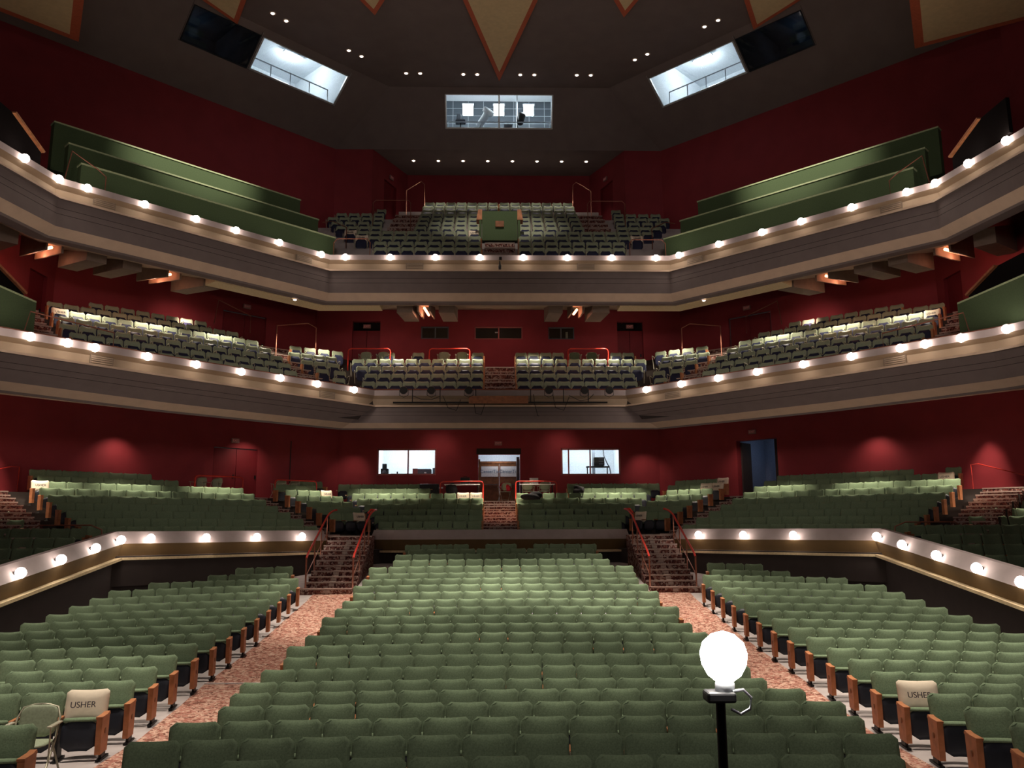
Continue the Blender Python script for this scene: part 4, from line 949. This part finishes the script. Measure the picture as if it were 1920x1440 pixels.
for n_, p0, p1, a, b_, z0, z1 in ((8, (-6.1, 37.5), (-4.8, 41), 1.2, 2.5, 17.3, 20.1), (9, (4.8, 41), (6.1, 37.5), 1.2, 2.5, 17.3, 20.1), (10, (-16.2, 14), (-16.2, 29.2), 13.6, 14.7, 9.6, 11.9), (11, (16.2, 29.2), (16.2, 14), .5, 1.6, 9.6, 11.9), (12, (-17.9, 12), (-17.9, 27.5), 13.3, 15.0, 4.0, 6.6), (13, (17.9, 27.5), (17.9, 12), .5, 2.2, 4.0, 6.6)):
    door(n_, frame3((*p0, 0), (p1[0] - p0[0], p1[1] - p0[1])), a, b_, z0, z1, .12, False, 'dark red door in a side wall')
for sg, w_ in ((-1, 'left'), (1, 'right')):
    exit_sign(frame3((sg * 6.1, 37.5, 0), (1.3, 3.5)) if sg < 0 else frame3((4.8, 41, 0), (1.3, -3.5)), 1.85, 20.4, 'exit sign over the upper balcony door on the %s' % w_)
    spot('screen_downlight', (sg * 5.0, 22.5, 22.5), (sg * 11.4, 28.2, 15.6), 9000, 32, .8, (1, .86, .72), .2)
struct('wall_back', MB().box((-8.6, 38.2, 9.5), (8.6, 38.3, 13), DARKW), 'dark backing behind the middle balcony doors')

# ---------------------------------------------------------------- green screens, control desk, side boxes
for sg, w_ in ((-1, 'left'), (1, 'right')):
    for j, (p, q_, z) in enumerate((((-12.54, 23.36), (-6.21, 29.69), 13.77), ((-13.32, 24.0), (-7.0, 30.32), 14.73), ((-14.15, 24.59), (-7.86, 30.87), 15.75))):
        P, E = Vector(p), Vector(q_)
        if sg > 0: P, E = Vector((-E.x, E.y)), Vector((-P.x, P.y))
        L = (E - P).length; rz = math.atan2(E.y - P.y, E.x - P.x)
        o = thing('green_screen', 'long green cloth screen, %s of three on the %s of the upper balcony' % (('front', 'middle', 'rear')[j], w_), 'screen', (P.x, P.y, z - 1.6), rz, None)
        MB().box((0, 0, 0), (L, .30, 1.57), GREENP).build('cloth_panel', o); MB().box((-.02, -.03, 1.57), (L + .02, .33, 1.62), GREENT).build('top_trim', o)
    struct('floor', MB().add([(sg * 6.1, 29.2, 12.2), (sg * 12.6, 22.7, 12.2), (sg * 17.8, 27.5, 15.0), (sg * 8.2, 37.2, 15.0)], [(0, 1, 2, 3)], DARKW), 'sloping floor under the green screens')
o = thing('control_desk', 'green-fronted control desk with wooden cheeks in the upper balcony', 'desk', (0, 32.9, UZ(3)))
zb = UZ(3)
MB().box((-.74, 0, 14.85 - zb), (.74, .08, 16.14 - zb), GREENP).build('front_panel', o)
for x in (-1, 1):
    MB().hexa([(x * .74, -.02, 15.75 - zb), (x * .98, -.02, 15.75 - zb), (x * .98, .5, 15.75 - zb), (x * .74, .5, 15.75 - zb), (x * .74, -.02, 16.2 - zb), (x * .90, -.02, 16.2 - zb), (x * .90, .5, 16.2 - zb), (x * .74, .5, 16.2 - zb)], WOODM).build('wooden_cheek', o)
    MB().box((min(x * .76, x * .86), 0, 13.9 - zb), (max(x * .76, x * .86), .6, 15.75 - zb), GREENP).build('side_panel', o)
MB().box((-.72, .2, 14.2 - zb), (.72, .9, 14.85 - zb), BLACK).build('base', o)
b = bevel(MB().box((-.18, -.08, 15.42 - zb), (.18, 0, 15.68 - zb), WOODD).build('front_box', o), .01)
for sg, w_ in ((-1, 'left'), (1, 'right')):
    o = thing('green_box_front', 'green cloth front of the side box at the %s edge of the middle balcony' % w_, 'box front', (0, 0, 0))
    P = [(-12.75, 22.1), (-13.6, 22.2), (-14.2, 14.0), (-13.3, 14.0)]
    P = [(x * -sg, y) for x, y in P]; P = P if sg < 0 else P[::-1]
    o.location = (sg * 13.2, 18.5, 8.0); MB().prism([(x - sg * 13.2, y - 18.5) for x, y in P], .0, 1.12, GREENP).build('cloth_panel', o)
    MB().prism([(x * 1.0 - sg * 13.2, y - 18.5) for x, y in P], 1.12, 1.17, GREENT).build('top_trim', o)
    for lab, x, y, z, l in (('upper', 13.05, 22.05, 12.95, .55), ('middle', 13.9, 23.35, 9.0, .75)):
        e = thing('side_box_partition', 'black partition with a slanted timber edge by the %s side boxes on the %s' % (lab, w_), 'partition', (sg * x, y, z))
        P = [(0, 0), (0, l), (-1.5, l + .42), (-2.6, l + .42), (-2.6, 0)]
        mb = MB(); n = len(P); A = [(-.05, a, b) for a, b in P] + [(.05, a, b) for a, b in P]
        mb.add(A, [tuple(range(n)), tuple(range(n, 2 * n))[::-1]] + [(i, (i + 1) % n, n + (i + 1) % n, n + i) for i in range(n)], MATTE); mb.build('panel', e)
        MB().hexa([(-.14, .0, l - .02), (.14, .0, l - .02), (.14, .05, l + .04), (-.14, .05, l + .04), (-.14, -1.5, l + .40), (.14, -1.5, l + .40), (.14, -1.45, l + .46), (-.14, -1.45, l + .46)], WOODM).build('timber_edge', e)

# ---------------------------------------------------------------- rails, folding chairs, covers
def hoop(lab, T, x0, x1, z0, z1, m=REDRAIL, r=.028, name='guard_rail', mids=0, ret=.0):
    P0 = T @ Vector((x0, 0, z0)); o = thing(name, lab, 'rail', P0); R = Matrix.Translation(-P0) @ T; c = .12
    pts = [(x0, 0, z0), (x0, 0, z1 - c), (x0 + c * .3, 0, z1 - c * .3), (x0 + c, 0, z1), (x1 - c, 0, z1), (x1 - c * .3, 0, z1 - c * .3), (x1, 0, z1 - c), (x1, 0, z0)]
    MB().tube([R @ Vector(p) for p in pts], r, m).build('rail', o)
    for k in range(mids): x = x0 + (x1 - x0) * (k + 1) / (mids + 1); MB().tube([R @ Vector((x, 0, z0)), R @ Vector((x, 0, z1))], r * .7, m).build('post', o)
    return o
TWL = lambda t: frame3((-(5.8 + Q * t), 27.6 + Q * t, 0), (Q, Q))
tz8 = TER['zw'](7)
hoop('red guard rail in front of the two left folding chairs on the terrace', TWL(6.6), wx(TWL(6.6), -11.45, 31.29), wx(TWL(6.6), -10.07, 32.66), 4.1, 5.0)
hoop('red guard rail by the folding chairs nearer the terrace centre', TWL(6.6), wx(TWL(6.6), -9.08, 33.65), wx(TWL(6.6), -7.7, 35.03), 4.1, 4.96)
T36 = frame3((0, 35.66, 0), (1, 0))
hoop('red rail at the work table left of the centre aisle', T36, -2.55, -.71, 4.1, 4.98, mids=0); hoop('red rail at the laptop table right of the centre aisle', T36, .69, 2.45, 4.1, 4.98)
T34 = frame3((0, 34.2, 0), (1, 0)); mz = MID['zc'](4)
hoop('leftmost hooped rail at the back of the middle balcony', T34, -6.4, -4.63, mz - .1, 10.5); hoop('hooped rail just left of the centre steps, middle balcony', T34, -2.98, -1.27, mz - .1, 10.5); hoop('hooped rail right of the centre steps, middle balcony', T34, 2.9, 4.61, mz - .1, 10.5)
def folding_chair(lab, loc, rz, grp=None, dark=False):
    o = thing('folding_chair', lab, 'folding chair', loc, rz, grp); pm = GREEN if not dark else SHELL
    bk = MB(); cushion(bk, .42, .34, .03, .49, .12, .22, .0, pm if dark else GREEN_B, 12, 12, round_=.32); bk.build('backrest', o)
    cu = MB(); cushion(cu, .42, .40, .045, 0, 0, 0, .0, pm if dark else GREEN_B, 8, 5, round_=.2)
    s = cu.build('seat', o); s.rotation_euler = (-math.pi / 2, 0, 0); s.location = (0, -.22, .45)
    for sx in (-1, 1):
        MB().tube([(sx * .24, .30, 0), (sx * .24, -.02, .45), (sx * .24, .10, .52)], .013, CREAMF, 6).build('leg', o)
        MB().tube([(sx * .24, -.30, 0), (sx * .24, .05, .46), (sx * .235, .16, .70), (sx * .19, .20, .80), (sx * .08, .215, .83), (0, .215, .835)], .013, CREAMF, 6).build('leg', o)
        a = MB().box((sx * .26 - .03, -.2, .645), (sx * .26 + .03, .12, .665), CREAMF); MB().tube([(sx * .26, .1, .65), (sx * .245, .13, .66)], .012, CREAMF, 6); bevel(a.build('armrest', o), .01)
        MB().tube([(sx * .26, -.15, .64), (sx * .24, -.1, .25)], .009, CREAMF, 6).build('brace', o)
    MB().tube([(-.24, -.22, .1), (.24, -.22, .1)], .009, CREAMF, 6).build('stretcher', o)
    return o
folding_chair('green folding chair beside the cream-covered seat, front left', (-5.52, 10.12, F(10.1)), .1)
folding_chair('folding chair cut off by the left edge of the frame', (-6.28, 10.0, F(10.0)), .1)
for i, (x, y) in enumerate(((-11.45, 31.7), (-11.0, 32.15))): folding_chair('cream-lit folding chair behind the left terrace rail, %s one' % ('left', 'right')[i], (x, y, 4.12), -.3)
for i, (x, y) in enumerate(((-9.05, 34.15), (-8.6, 34.6))): folding_chair('cream-lit folding chair behind the rail nearer the terrace centre, %s one' % ('left', 'right')[i], (x, y, 4.16), -.3)
folding_chair('folding chair under the laptop table, nearer the centre doors', (1.25, 36.4, 4.14), 2.9); folding_chair('folding chair under the laptop table, farther from the centre doors', (1.95, 36.4, 4.14), 3.3)
fj = folding_chair('folding chair with a red jacket by the central double doors', (.25, 36.9, 4.14), 3.5)
for i, (x, y) in enumerate(((-5.75, 34.7), (-5.0, 34.7), (-2.4, 34.7), (-1.62, 34.7))):
    folding_chair('rounded folding chair behind the middle balcony rows, %s from left' % OR[i], (x, y, mz + .03), 0)
for i, (x, y) in enumerate(((3.25, 34.75), (4.0, 34.75))): folding_chair('dark folding chair behind the right-hand hooped rail, %s one' % ('left', 'right')[i], (x, y, mz + .03), 0, None, True)

P_COV = cushion(MB(), .52, .40, .15, .43, -.12, .24, .03, COVER, 12, 14, dip=.015, round_=.1).mesh('cover_cloth')
UM = None
def cover(lab, blk_kind, cond, words=False, nm='usher_seat_cover'):
    best = min(SEATS[blk_kind], key=cond); x, y, z, rz = best[:4]
    o = thing(nm, lab, 'seat cover', (x, y, z), rz); c = bpy.data.objects.new('cover_cloth', P_COV); COL.objects.link(c); c.parent = o
    global UM
    if UM is None: UM = text('USHER', .105, (0, 0, 0), (0, 0, 0), INK, 'lettering', None, .004)
    t = UM if UM.parent is None else UM.copy()
    if t is not UM: COL.objects.link(t)
    t.parent = o; t.location = (-.015, -.175, .665); t.rotation_euler = (math.pi / 2 - .24, 0, 0)
    return o
near = lambda u, v, dz=.8: (lambda s: (lambda p: (p[0] - u) ** 2 + (p[1] - v) ** 2)(proj(s[0], s[1] + .0, s[2] + dz - .1)))
cover('cream cover printed USHER on the aisle seat at the lower left', 't', near(205, 1330)); cover('cream cover printed USHER on the aisle seat at the lower right', 't', near(1705, 1300))
for u, v, k, lab in ((73, 900, 't', 'bright cream cover on the end seat of the left terrace wing'), (865, 931, 't', 'pinkish cover, second seat left of the centre steps'), (890, 931, 't', 'white cover on the seat directly left of the terrace centre steps'),
                  (602, 921, 't', 'cream cover in the small left terrace block'), (1775, 893, 't', 'bright cream cover on the end seat of the right terrace wing'), (1325, 916, 't', 'white cover, second from the end of the small right terrace block'),
                  (1348, 915, 't', 'white cover on the end seat of the small right terrace block'), (1350, 903, 't', 'pale cover on the last back-row seat, small right terrace block'),
                  (678, 983, 't', 'pale cover at the head of the left stalls stairs'), (1207, 985, 't', 'pale cover at the head of the right stalls stairs'),
                  (110, 582, 'b', 'cream cover on the end seat of the left middle balcony wing'), (1752, 588, 'b', 'cream cover on the end seat of the right middle balcony wing'),
                  (888, 440, 'b', 'white cover on the seat beside the green control desk'), (652, 447, 'b', 'white cover on a left-end seat of the upper balcony'), (684, 458, 'b', 'white cover beside the left hooped rail, upper balcony'), (1186, 460, 'b', 'white cover beside the right hooped rail, upper balcony')):
    cover(lab, k, near(u, v))

def hrail(lab, pts, m=RUST, r=.02):
    P0 = Vector(pts[0]); o = thing('handrail', lab, 'handrail', P0); MB().tube([Vector(p) - P0 for p in pts], r, m).build('rail', o); return o
for sg, w_ in ((-1, 'left'), (1, 'right')):
    f = lambda x, y, z: (sg * x, y, z)
    hrail('thin hooked handrail above the highest seats, %s side' % w_, [f(4.6, 38.9, 18.2), f(4.6, 38.9, 19.6), f(3.9, 39.2, 20.2), f(3.75, 39.3, 20.1), f(3.72, 39.3, 18.9)])
    hrail('hooped rail across the upper balcony steps on the %s' % w_, [f(3.95, 34.9, 15.6), f(3.95, 34.9, 17.3), f(4.05, 34.9, 17.42), f(5.5, 34.9, 17.42), f(5.62, 34.9, 17.3), f(5.62, 34.9, 15.9)])
    hrail('bronze hooped rail at the %s front corner of the upper balcony' % w_, [f(4.85, 29.45, 12.8), f(4.85, 29.45, 13.5), f(4.95, 29.45, 13.65), f(6.05, 29.45, 13.65), f(6.2, 29.45, 13.5), f(6.2, 29.45, 12.6)])
    hrail('short sloping rail beside the %s green screens' % w_, [f(6.3, 32.4, 14.2), f(6.3, 32.4, 15.2), f(7.0, 33.0, 15.7), f(7.5, 33.4, 15.8)])
    hrail('bent rail near the %s end of the front green screen' % w_, [f(11.9, 23.6, 12.8), f(11.9, 23.6, 13.45), f(12.05, 23.45, 13.6), f(12.6, 22.9, 13.95), f(12.7, 22.8, 13.0)])
    hrail('hooked handrail at the middle balcony doors on the %s' % w_, [f(8.9, 32.2, 9.6), f(8.9, 32.2, 11.0), f(7.9, 33.2, 11.35), f(7.6, 33.4, 11.2), f(7.6, 33.4, 10.0)])
    hrail('thin handrail at the inner end of the %s middle balcony wing' % w_, [f(10.2, 33.0, 10.9), f(10.2, 33.0, 11.6), f(11.2, 32.0, 12.0), f(11.3, 31.9, 11.0)])
    hrail('red handrail against the wall at the %s end of the terrace' % w_, [f(16.3, 28.3, 4.2), f(16.3, 28.3, 5.1), f(16.5, 28.2, 5.12), f(17.6, 26.2, 4.4)], REDRAIL)
    hrail('sloping rail at the front of the %s middle balcony wing' % w_, [f(11.0, 23.0, 7.9), f(11.0, 23.0, 8.5), f(12.6, 21.6, 8.75), f(12.7, 21.5, 8.0)])
    hrail('low rail at the front row of the %s terrace side block' % w_, [f(11.0, 23.3, 2.4), f(11.0, 23.2, 3.0), f(11.3, 23.2, 3.12), f(12.7, 23.2, 3.12), f(12.9, 23.2, 3.0), f(12.9, 23.2, 2.5)])

# ---------------------------------------------------------------- work tables and loose items on the terrace
def table(lab, x0, x1, y, z, m):
    o = thing('folding_table', lab, 'table', ((x0 + x1) / 2, y, z)); w2 = (x1 - x0) / 2
    bevel(MB().box((-w2, -.3, .72), (w2, .3, .75), m).build('table_top', o), .01)
    for sx in (-1, 1):
        for sy in (-1, 1): MB().tube([(sx * (w2 - .1), sy * .22, 0), (sx * (w2 - .1), sy * .22, .72)], .015, IRON, 6).build('leg', o)
    return o
table('narrow table behind the rail, left of the centre aisle', -2.4, -.85, 36.2, 4.13, PAPER); table('narrow laptop table behind the rail, right of the centre aisle', .85, 2.4, 36.2, 4.13, PAPER)
o = thing('equipment_case', 'black case standing on the table left of the centre aisle', 'case', (-1.5, 36.2, 4.88)); bevel(MB().box((-.21, -.14, 0), (.21, .14, .3), BLACK).build('body', o), .03); MB().tube([(-.08, 0, .3), (-.07, 0, .34), (.07, 0, .34), (.08, 0, .3)], .012, BLACK, 6).build('handle', o)
o = thing('laptop', 'white laptop with its lid open on the table right of the aisle', 'laptop', (1.5, 36.2, 4.88)); bevel(MB().box((-.19, -.02, 0), (.19, .24, .018), PAPER).build('keyboard', o), .005)
l = bevel(MB().box((-.19, -.01, 0), (.19, .005, .26), PAPER).build('lid', o), .005); l.rotation_euler = (-.15, 0, 0); l.location = (0, -.02, .015)
tag(MB().lathe([(.03, 0), (.04, .09), (.035, .09), (.028, .01)], (2.2, 36.15, 4.88), PAPER, 12).build('paper_cup'), 'small white cup on the table right of the aisle', 'cup')
def lump(name, lab, cat, c, sx, sy, sz, m, seed):
    rnd = random.Random(seed); bmh = bmesh.new(); bmesh.ops.create_icosphere(bmh, subdivisions=3, radius=1)
    ph = [(rnd.uniform(1, 4), rnd.uniform(1, 4), rnd.uniform(1, 4), rnd.uniform(0, 6)) for _ in range(6)]
    for v in bmh.verts:
        k = 1 + sum(.09 * math.sin(a * v.co.x + b * v.co.y + c_ * v.co.z + d) for a, b, c_, d in ph); v.co *= k
        v.co.z = max(v.co.z, -.55); v.co = Vector((v.co.x * sx, v.co.y * sy, (v.co.z + .55) * sz))
    me = bpy.data.meshes.new(name); bmh.to_mesh(me); bmh.free(); me.materials.append(m)
    for p in me.polygons: p.use_smooth = True
    o = bpy.data.objects.new(name, me); COL.objects.link(o); o.location = c
    return tag(o, lab, cat)
lump('jacket', 'dark jacket draped over the seats just right of the centre steps', 'jacket', (1.35, 34.25, 4.15), .38, .2, .2, BLACKC, 3)
lump('jacket', 'small dark bundle lying over the seats below the right booth window', 'jacket', (3.35, 35.1, 4.45), .25, .18, .2, BLACKC, 5)
lump('backpack', 'dark backpack leaning by the table left of the centre aisle', 'bag', (-2.1, 36.0, 4.4), .25, .18, .34, BLACKC, 8)
lump('red_jacket', 'bright red jacket on the chair by the central double doors', 'jacket', (.3, 36.9, 4.6), .24, .18, .26, mat('red_cloth', (.45, .02, .04), .9), 11)
o = thing('flight_case', 'large black case among the back seats, left of the work table', 'case', (-3.1, 36.75, 4.13)); bevel(MB().box((-.42, -.2, 0), (.42, .2, .8), BLACK).build('body', o), .03); MB().box((.42, -.05, .6), (.6, .0, .66), METAL).build('handle', o)

# ---------------------------------------------------------------- ghost light in front of the stage edge
o = thing('ghost_light', 'blazing bare bulb on a black stand in front of the right seats', 'stage lamp', (.37, 2.2, 1.35))
MB().lathe([(.02, -.062), (.042, -.046), (.056, -.02), (.06, .008), (.052, .035), (.03, .055), (.008, .062)], (.018, 0, 1.322), GHOST, 20).build('bulb', o)
MB().tube([(0.005, 0, .02), (0.005, 0, 1.225)], .0125, BLACK, 12).build('pole', o)
bevel(MB().box((-.034, -.03, 1.212), (.04, .03, 1.238), BLACK).build('socket_box', o), .006)
MB().lathe([(.025, 0), (.025, .02), (.02, .026)], (.018, 0, 1.236), METAL, 14).build('socket', o)
MB().tube([(.05 + .03 * math.cos(a), -.02, 1.215 + .03 * math.sin(a)) for a in [math.pi * (.7 - .3 * i) for i in range(6)]], .004, METAL, 6).build('clamp', o)
MB().lathe([(.20, 0), (.20, .02), (.03, .05)], (0, 0, 0), IRON, 20).build('base', o)
point('ghost_point', (.39, 2.2, 2.68), 26, (1, .86, .74), .06)
struct('floor', MB().box((-12, -8, 1.2), (12, 2.75, 1.35), DARKW), 'stage floor')

# ---------------------------------------------------------------- lighting rig in the middle balcony centre
o = thing('lighting_bar', 'black pipe slung across the centre of the middle balcony front', 'bar', (0, 29.65, 7.5))
MB().tube([(-3.9, 0, 0), (3.9, 0, 0)], .03, IRON).build('pipe', o)
for x in (-3.2, -2.2, -.9, 1.1, 2.3, 3.2): MB().tube([(x, 0, 0), (x, 0, .5)], .015, IRON, 6).build('hanger', o)
for i, x in enumerate((-3.5, -2.5, -1.15, 1.75, 3.05, 3.95)):
    o = thing('stage_spotlight', 'black stage spotlight hung on the middle balcony front, %s from left' % OR[i], 'spotlight', (x, 29.5, 7.95), 0, 'spotlights on the middle balcony front')
    MB().lathe([(.07, .14), (.11, .1), (.12, -.05), (.14, -.08), (.14, -.14), (.12, -.14)], (0, 0, 0), BLACK, 14, axis=(0, .9, .35)).build('body', o)
    MB().tube([(-.15, 0, 0), (-.16, 0, -.2), (0, 0, -.28), (.16, 0, -.2), (.15, 0, 0)], .012, IRON, 6).build('yoke', o)
for i, pts in enumerate((((-3.2, 7.75), (-2.9, 7.62), (-2.5, 7.6), (-2.2, 7.72)), ((-2.1, 7.75), (-1.9, 7.3), (-1.6, 7.2), (-1.45, 7.6)), ((-1.0, 7.7), (-.9, 7.1), (-.7, 7.05), (-.55, 7.5)), ((1.9, 7.8), (2.0, 7.3), (2.3, 7.2), (2.5, 7.7)), ((2.5, 7.75), (2.9, 7.55), (3.2, 7.6), (3.4, 7.8)), ((1.2, 7.8), (1.25, 7.4), (1.35, 7.0), (1.4, 7.0)))):
    tag(MB().tube([(x, 29.6, z) for x, z in pts], .012, BLACK, 6).build('cable'), 'loose black cable drooping from the middle balcony lighting bar, %s from left' % OR[i], 'cable', 'cables on the balcony front')
tag(MB().box((-1.15, 29.5, 7.45), (1.0, 29.62, 7.72), WOODD).build('timber_board'), 'brown timber board at the middle of the middle balcony front', 'board')
o = thing('security_camera', 'tiny black camera on the upper balcony front above the centre line', 'camera', (0, 28.96, 12.72)); MB().box((-.05, -.08, -.04), (.05, .03, .05), BLACK).build('body', o)
o = thing('hanging_microphone', 'small black device below the centre of the upper balcony front', 'microphone', (-.02, 28.9, 12.3)); MB().lathe([(.05, 0), (.06, .12), (.03, .2), (.02, .32)], (0, 0, 0), BLACK, 10).build('body', o)

# vents on the fronts
VG = mat('vent_grille_metal', (.17, .13, .095), .6)
def vent(lab, T, x, z, y=.17, w_=.32, h=.16):
    P = T @ Vector((x, y, z)); rz = math.atan2(T[1][0], T[0][0]); o = thing('air_vent', lab, 'vent', P, rz)
    MB().box((-w_, -.03, -h), (w_, .0, h), VG).build('vent_frame', o)
    for k in range(5): MB().box((-w_ + .03, -.045, -h + .05 + k * .055), (w_ - .03, -.03, -h + .07 + k * .055), BEIGE).build('slat', o)
TU = frame3((0, 29, 0), (1, 0)); TUL = frame3((-6.22, 29, 0), (6.33, 6.65)); TUR = frame3((6.22, 29, 0), (6.33, -6.65))
vent('grille in the upper balcony front, left of centre', TU, -3.15, 12.48); vent('grille in the upper balcony front, right of centre', TU, 3.15, 12.48)
vent('grille near the left bend of the upper balcony front', TUL, -7.9, 12.48); vent('grille near the right bend of the upper balcony front', TUR, 7.9, 12.48)
vent('grille on the left wing of the upper balcony front near the corner', TUL, -1.0, 12.48); vent('grille on the right wing of the upper balcony front near the corner', TUR, 1.0, 12.48)
TQL = frame3((-12.5, 20.3, 0), (2.6, 3.3)); TQR = frame3((12.5, 20.3, 0), (2.6, -3.3))
vent('grille on the far left of the middle balcony front', TQL, 2.6, 7.6); vent('grille on the far right of the middle balcony front', TQR, -2.6, 7.6)
TNL = frame3((-4.6, 29.8, 0), (2.5, 2.9)); TNR = frame3((4.6, 29.8, 0), (2.5, -2.9))
vent('grille on the middle balcony front left of the lighting bar', TNL, -2.0, 7.6); vent('grille on the middle balcony front right of the lighting bar', TNR, 2.0, 7.6)

# timber beams and red heater lamps in the soffit under the upper balcony
BEAMM = mat('pale_timber_beam', (.17, .125, .095), .7, nscale=5, noise=.1)
def beam(lab, T, x0, x1, y0, y1, z0, z1):
    P0 = T @ Vector(((x0 + x1) / 2, y0, z0)); R = Matrix.Translation(-P0) @ T; o = thing('soffit_beam', lab, 'beam', P0, 0)
    MB().hexa([R @ Vector(p) for p in ((x0, y0, z0), (x1, y0, z0), (x1, y1, z1), (x0, y1, z1), (x0, y0, z0 + .5), (x1, y0, z0 + .5), (x1, y1, z1 + .9), (x0, y1, z1 + .9))], BEAMM).build('beam_body', o)
def slot(lab, T, x, y0, y1, z0, z1, pw):
    P0 = T @ Vector((x, y0, z0)); R = Matrix.Translation(-P0) @ T; o = thing('slot_light', lab, 'light', P0, 0)
    for dx in (-.22, .22): MB().hexa([R @ Vector(p) for p in ((x + dx - .03, y0, z0), (x + dx + .03, y0, z0), (x + dx + .03, y1, z1), (x + dx - .03, y1, z1), (x + dx - .03, y0, z0 + .5), (x + dx + .03, y0, z0 + .5), (x + dx + .03, y1, z1 + .9), (x + dx - .03, y1, z1 + .9))], BEAMM).build('side_board', o)
    MB().tube([R @ Vector((x, y0 + .3, z0 + .2)), R @ Vector((x, y1 - .1, z1 + .15))], .05, HEAT, 8).build('lit_tube', o)
    point('slot_glow', T @ Vector((x, (y0 + y1) / 2 + .3, (z0 + z1) / 2 - .05)), pw, (1, .42, .26), .08)
T0 = frame3((0, 0, 0), (1, 0))
for x0, x1, lab in ((-3.95, -3.35, 'left pair'), (-2.35, -1.75, 'left pair, nearer the middle'), (1.85, 2.4, 'right pair, nearer the middle'), (3.55, 4.2, 'right pair')):
    beam('pale soffit beam above the small dark windows, %s' % lab, T0, x0, x1, 30.6, 33.4, 11.12, 11.47)
slot('bright red-orange slot light left of the central soffit', T0, -2.9, 30.3, 32.8, 11.1, 11.42, 34); slot('dim red slot light right of the central soffit', T0, 3.0, 30.9, 32.6, 11.2, 11.42, 10)
UWL = frame3((-6.22, 29, 0), (6.33, 6.65)); UWR = frame3((6.22, 29, 0), (6.33, -6.65))
for s, pw, lab in ((-8.6, 26, 'far left'), (-4.9, 18, 'left wing')): slot('red slot light in the soffit over the middle balcony, %s' % lab, UWL, s, 1.8, 4.2, 11.25, 11.6, pw)
for s, pw, lab in ((8.7, 20, 'far right'), (4.9, 18, 'right wing')): slot('red slot light in the soffit over the middle balcony, %s' % lab, UWR, s, 1.8, 4.2, 11.25, 11.6, pw)
for T, w_, q in ((UWL, 'left', -1), (UWR, 'right', 1)):
    for i, s in enumerate((3.6, 6.3, 7.4, 9.9)):
        beam('pale soffit beam over the %s middle balcony wing, %s from the centre' % (w_, OR[i]), T, q * s - .3, q * s + .3, 1.75, 4.2, 11.2, 11.5)
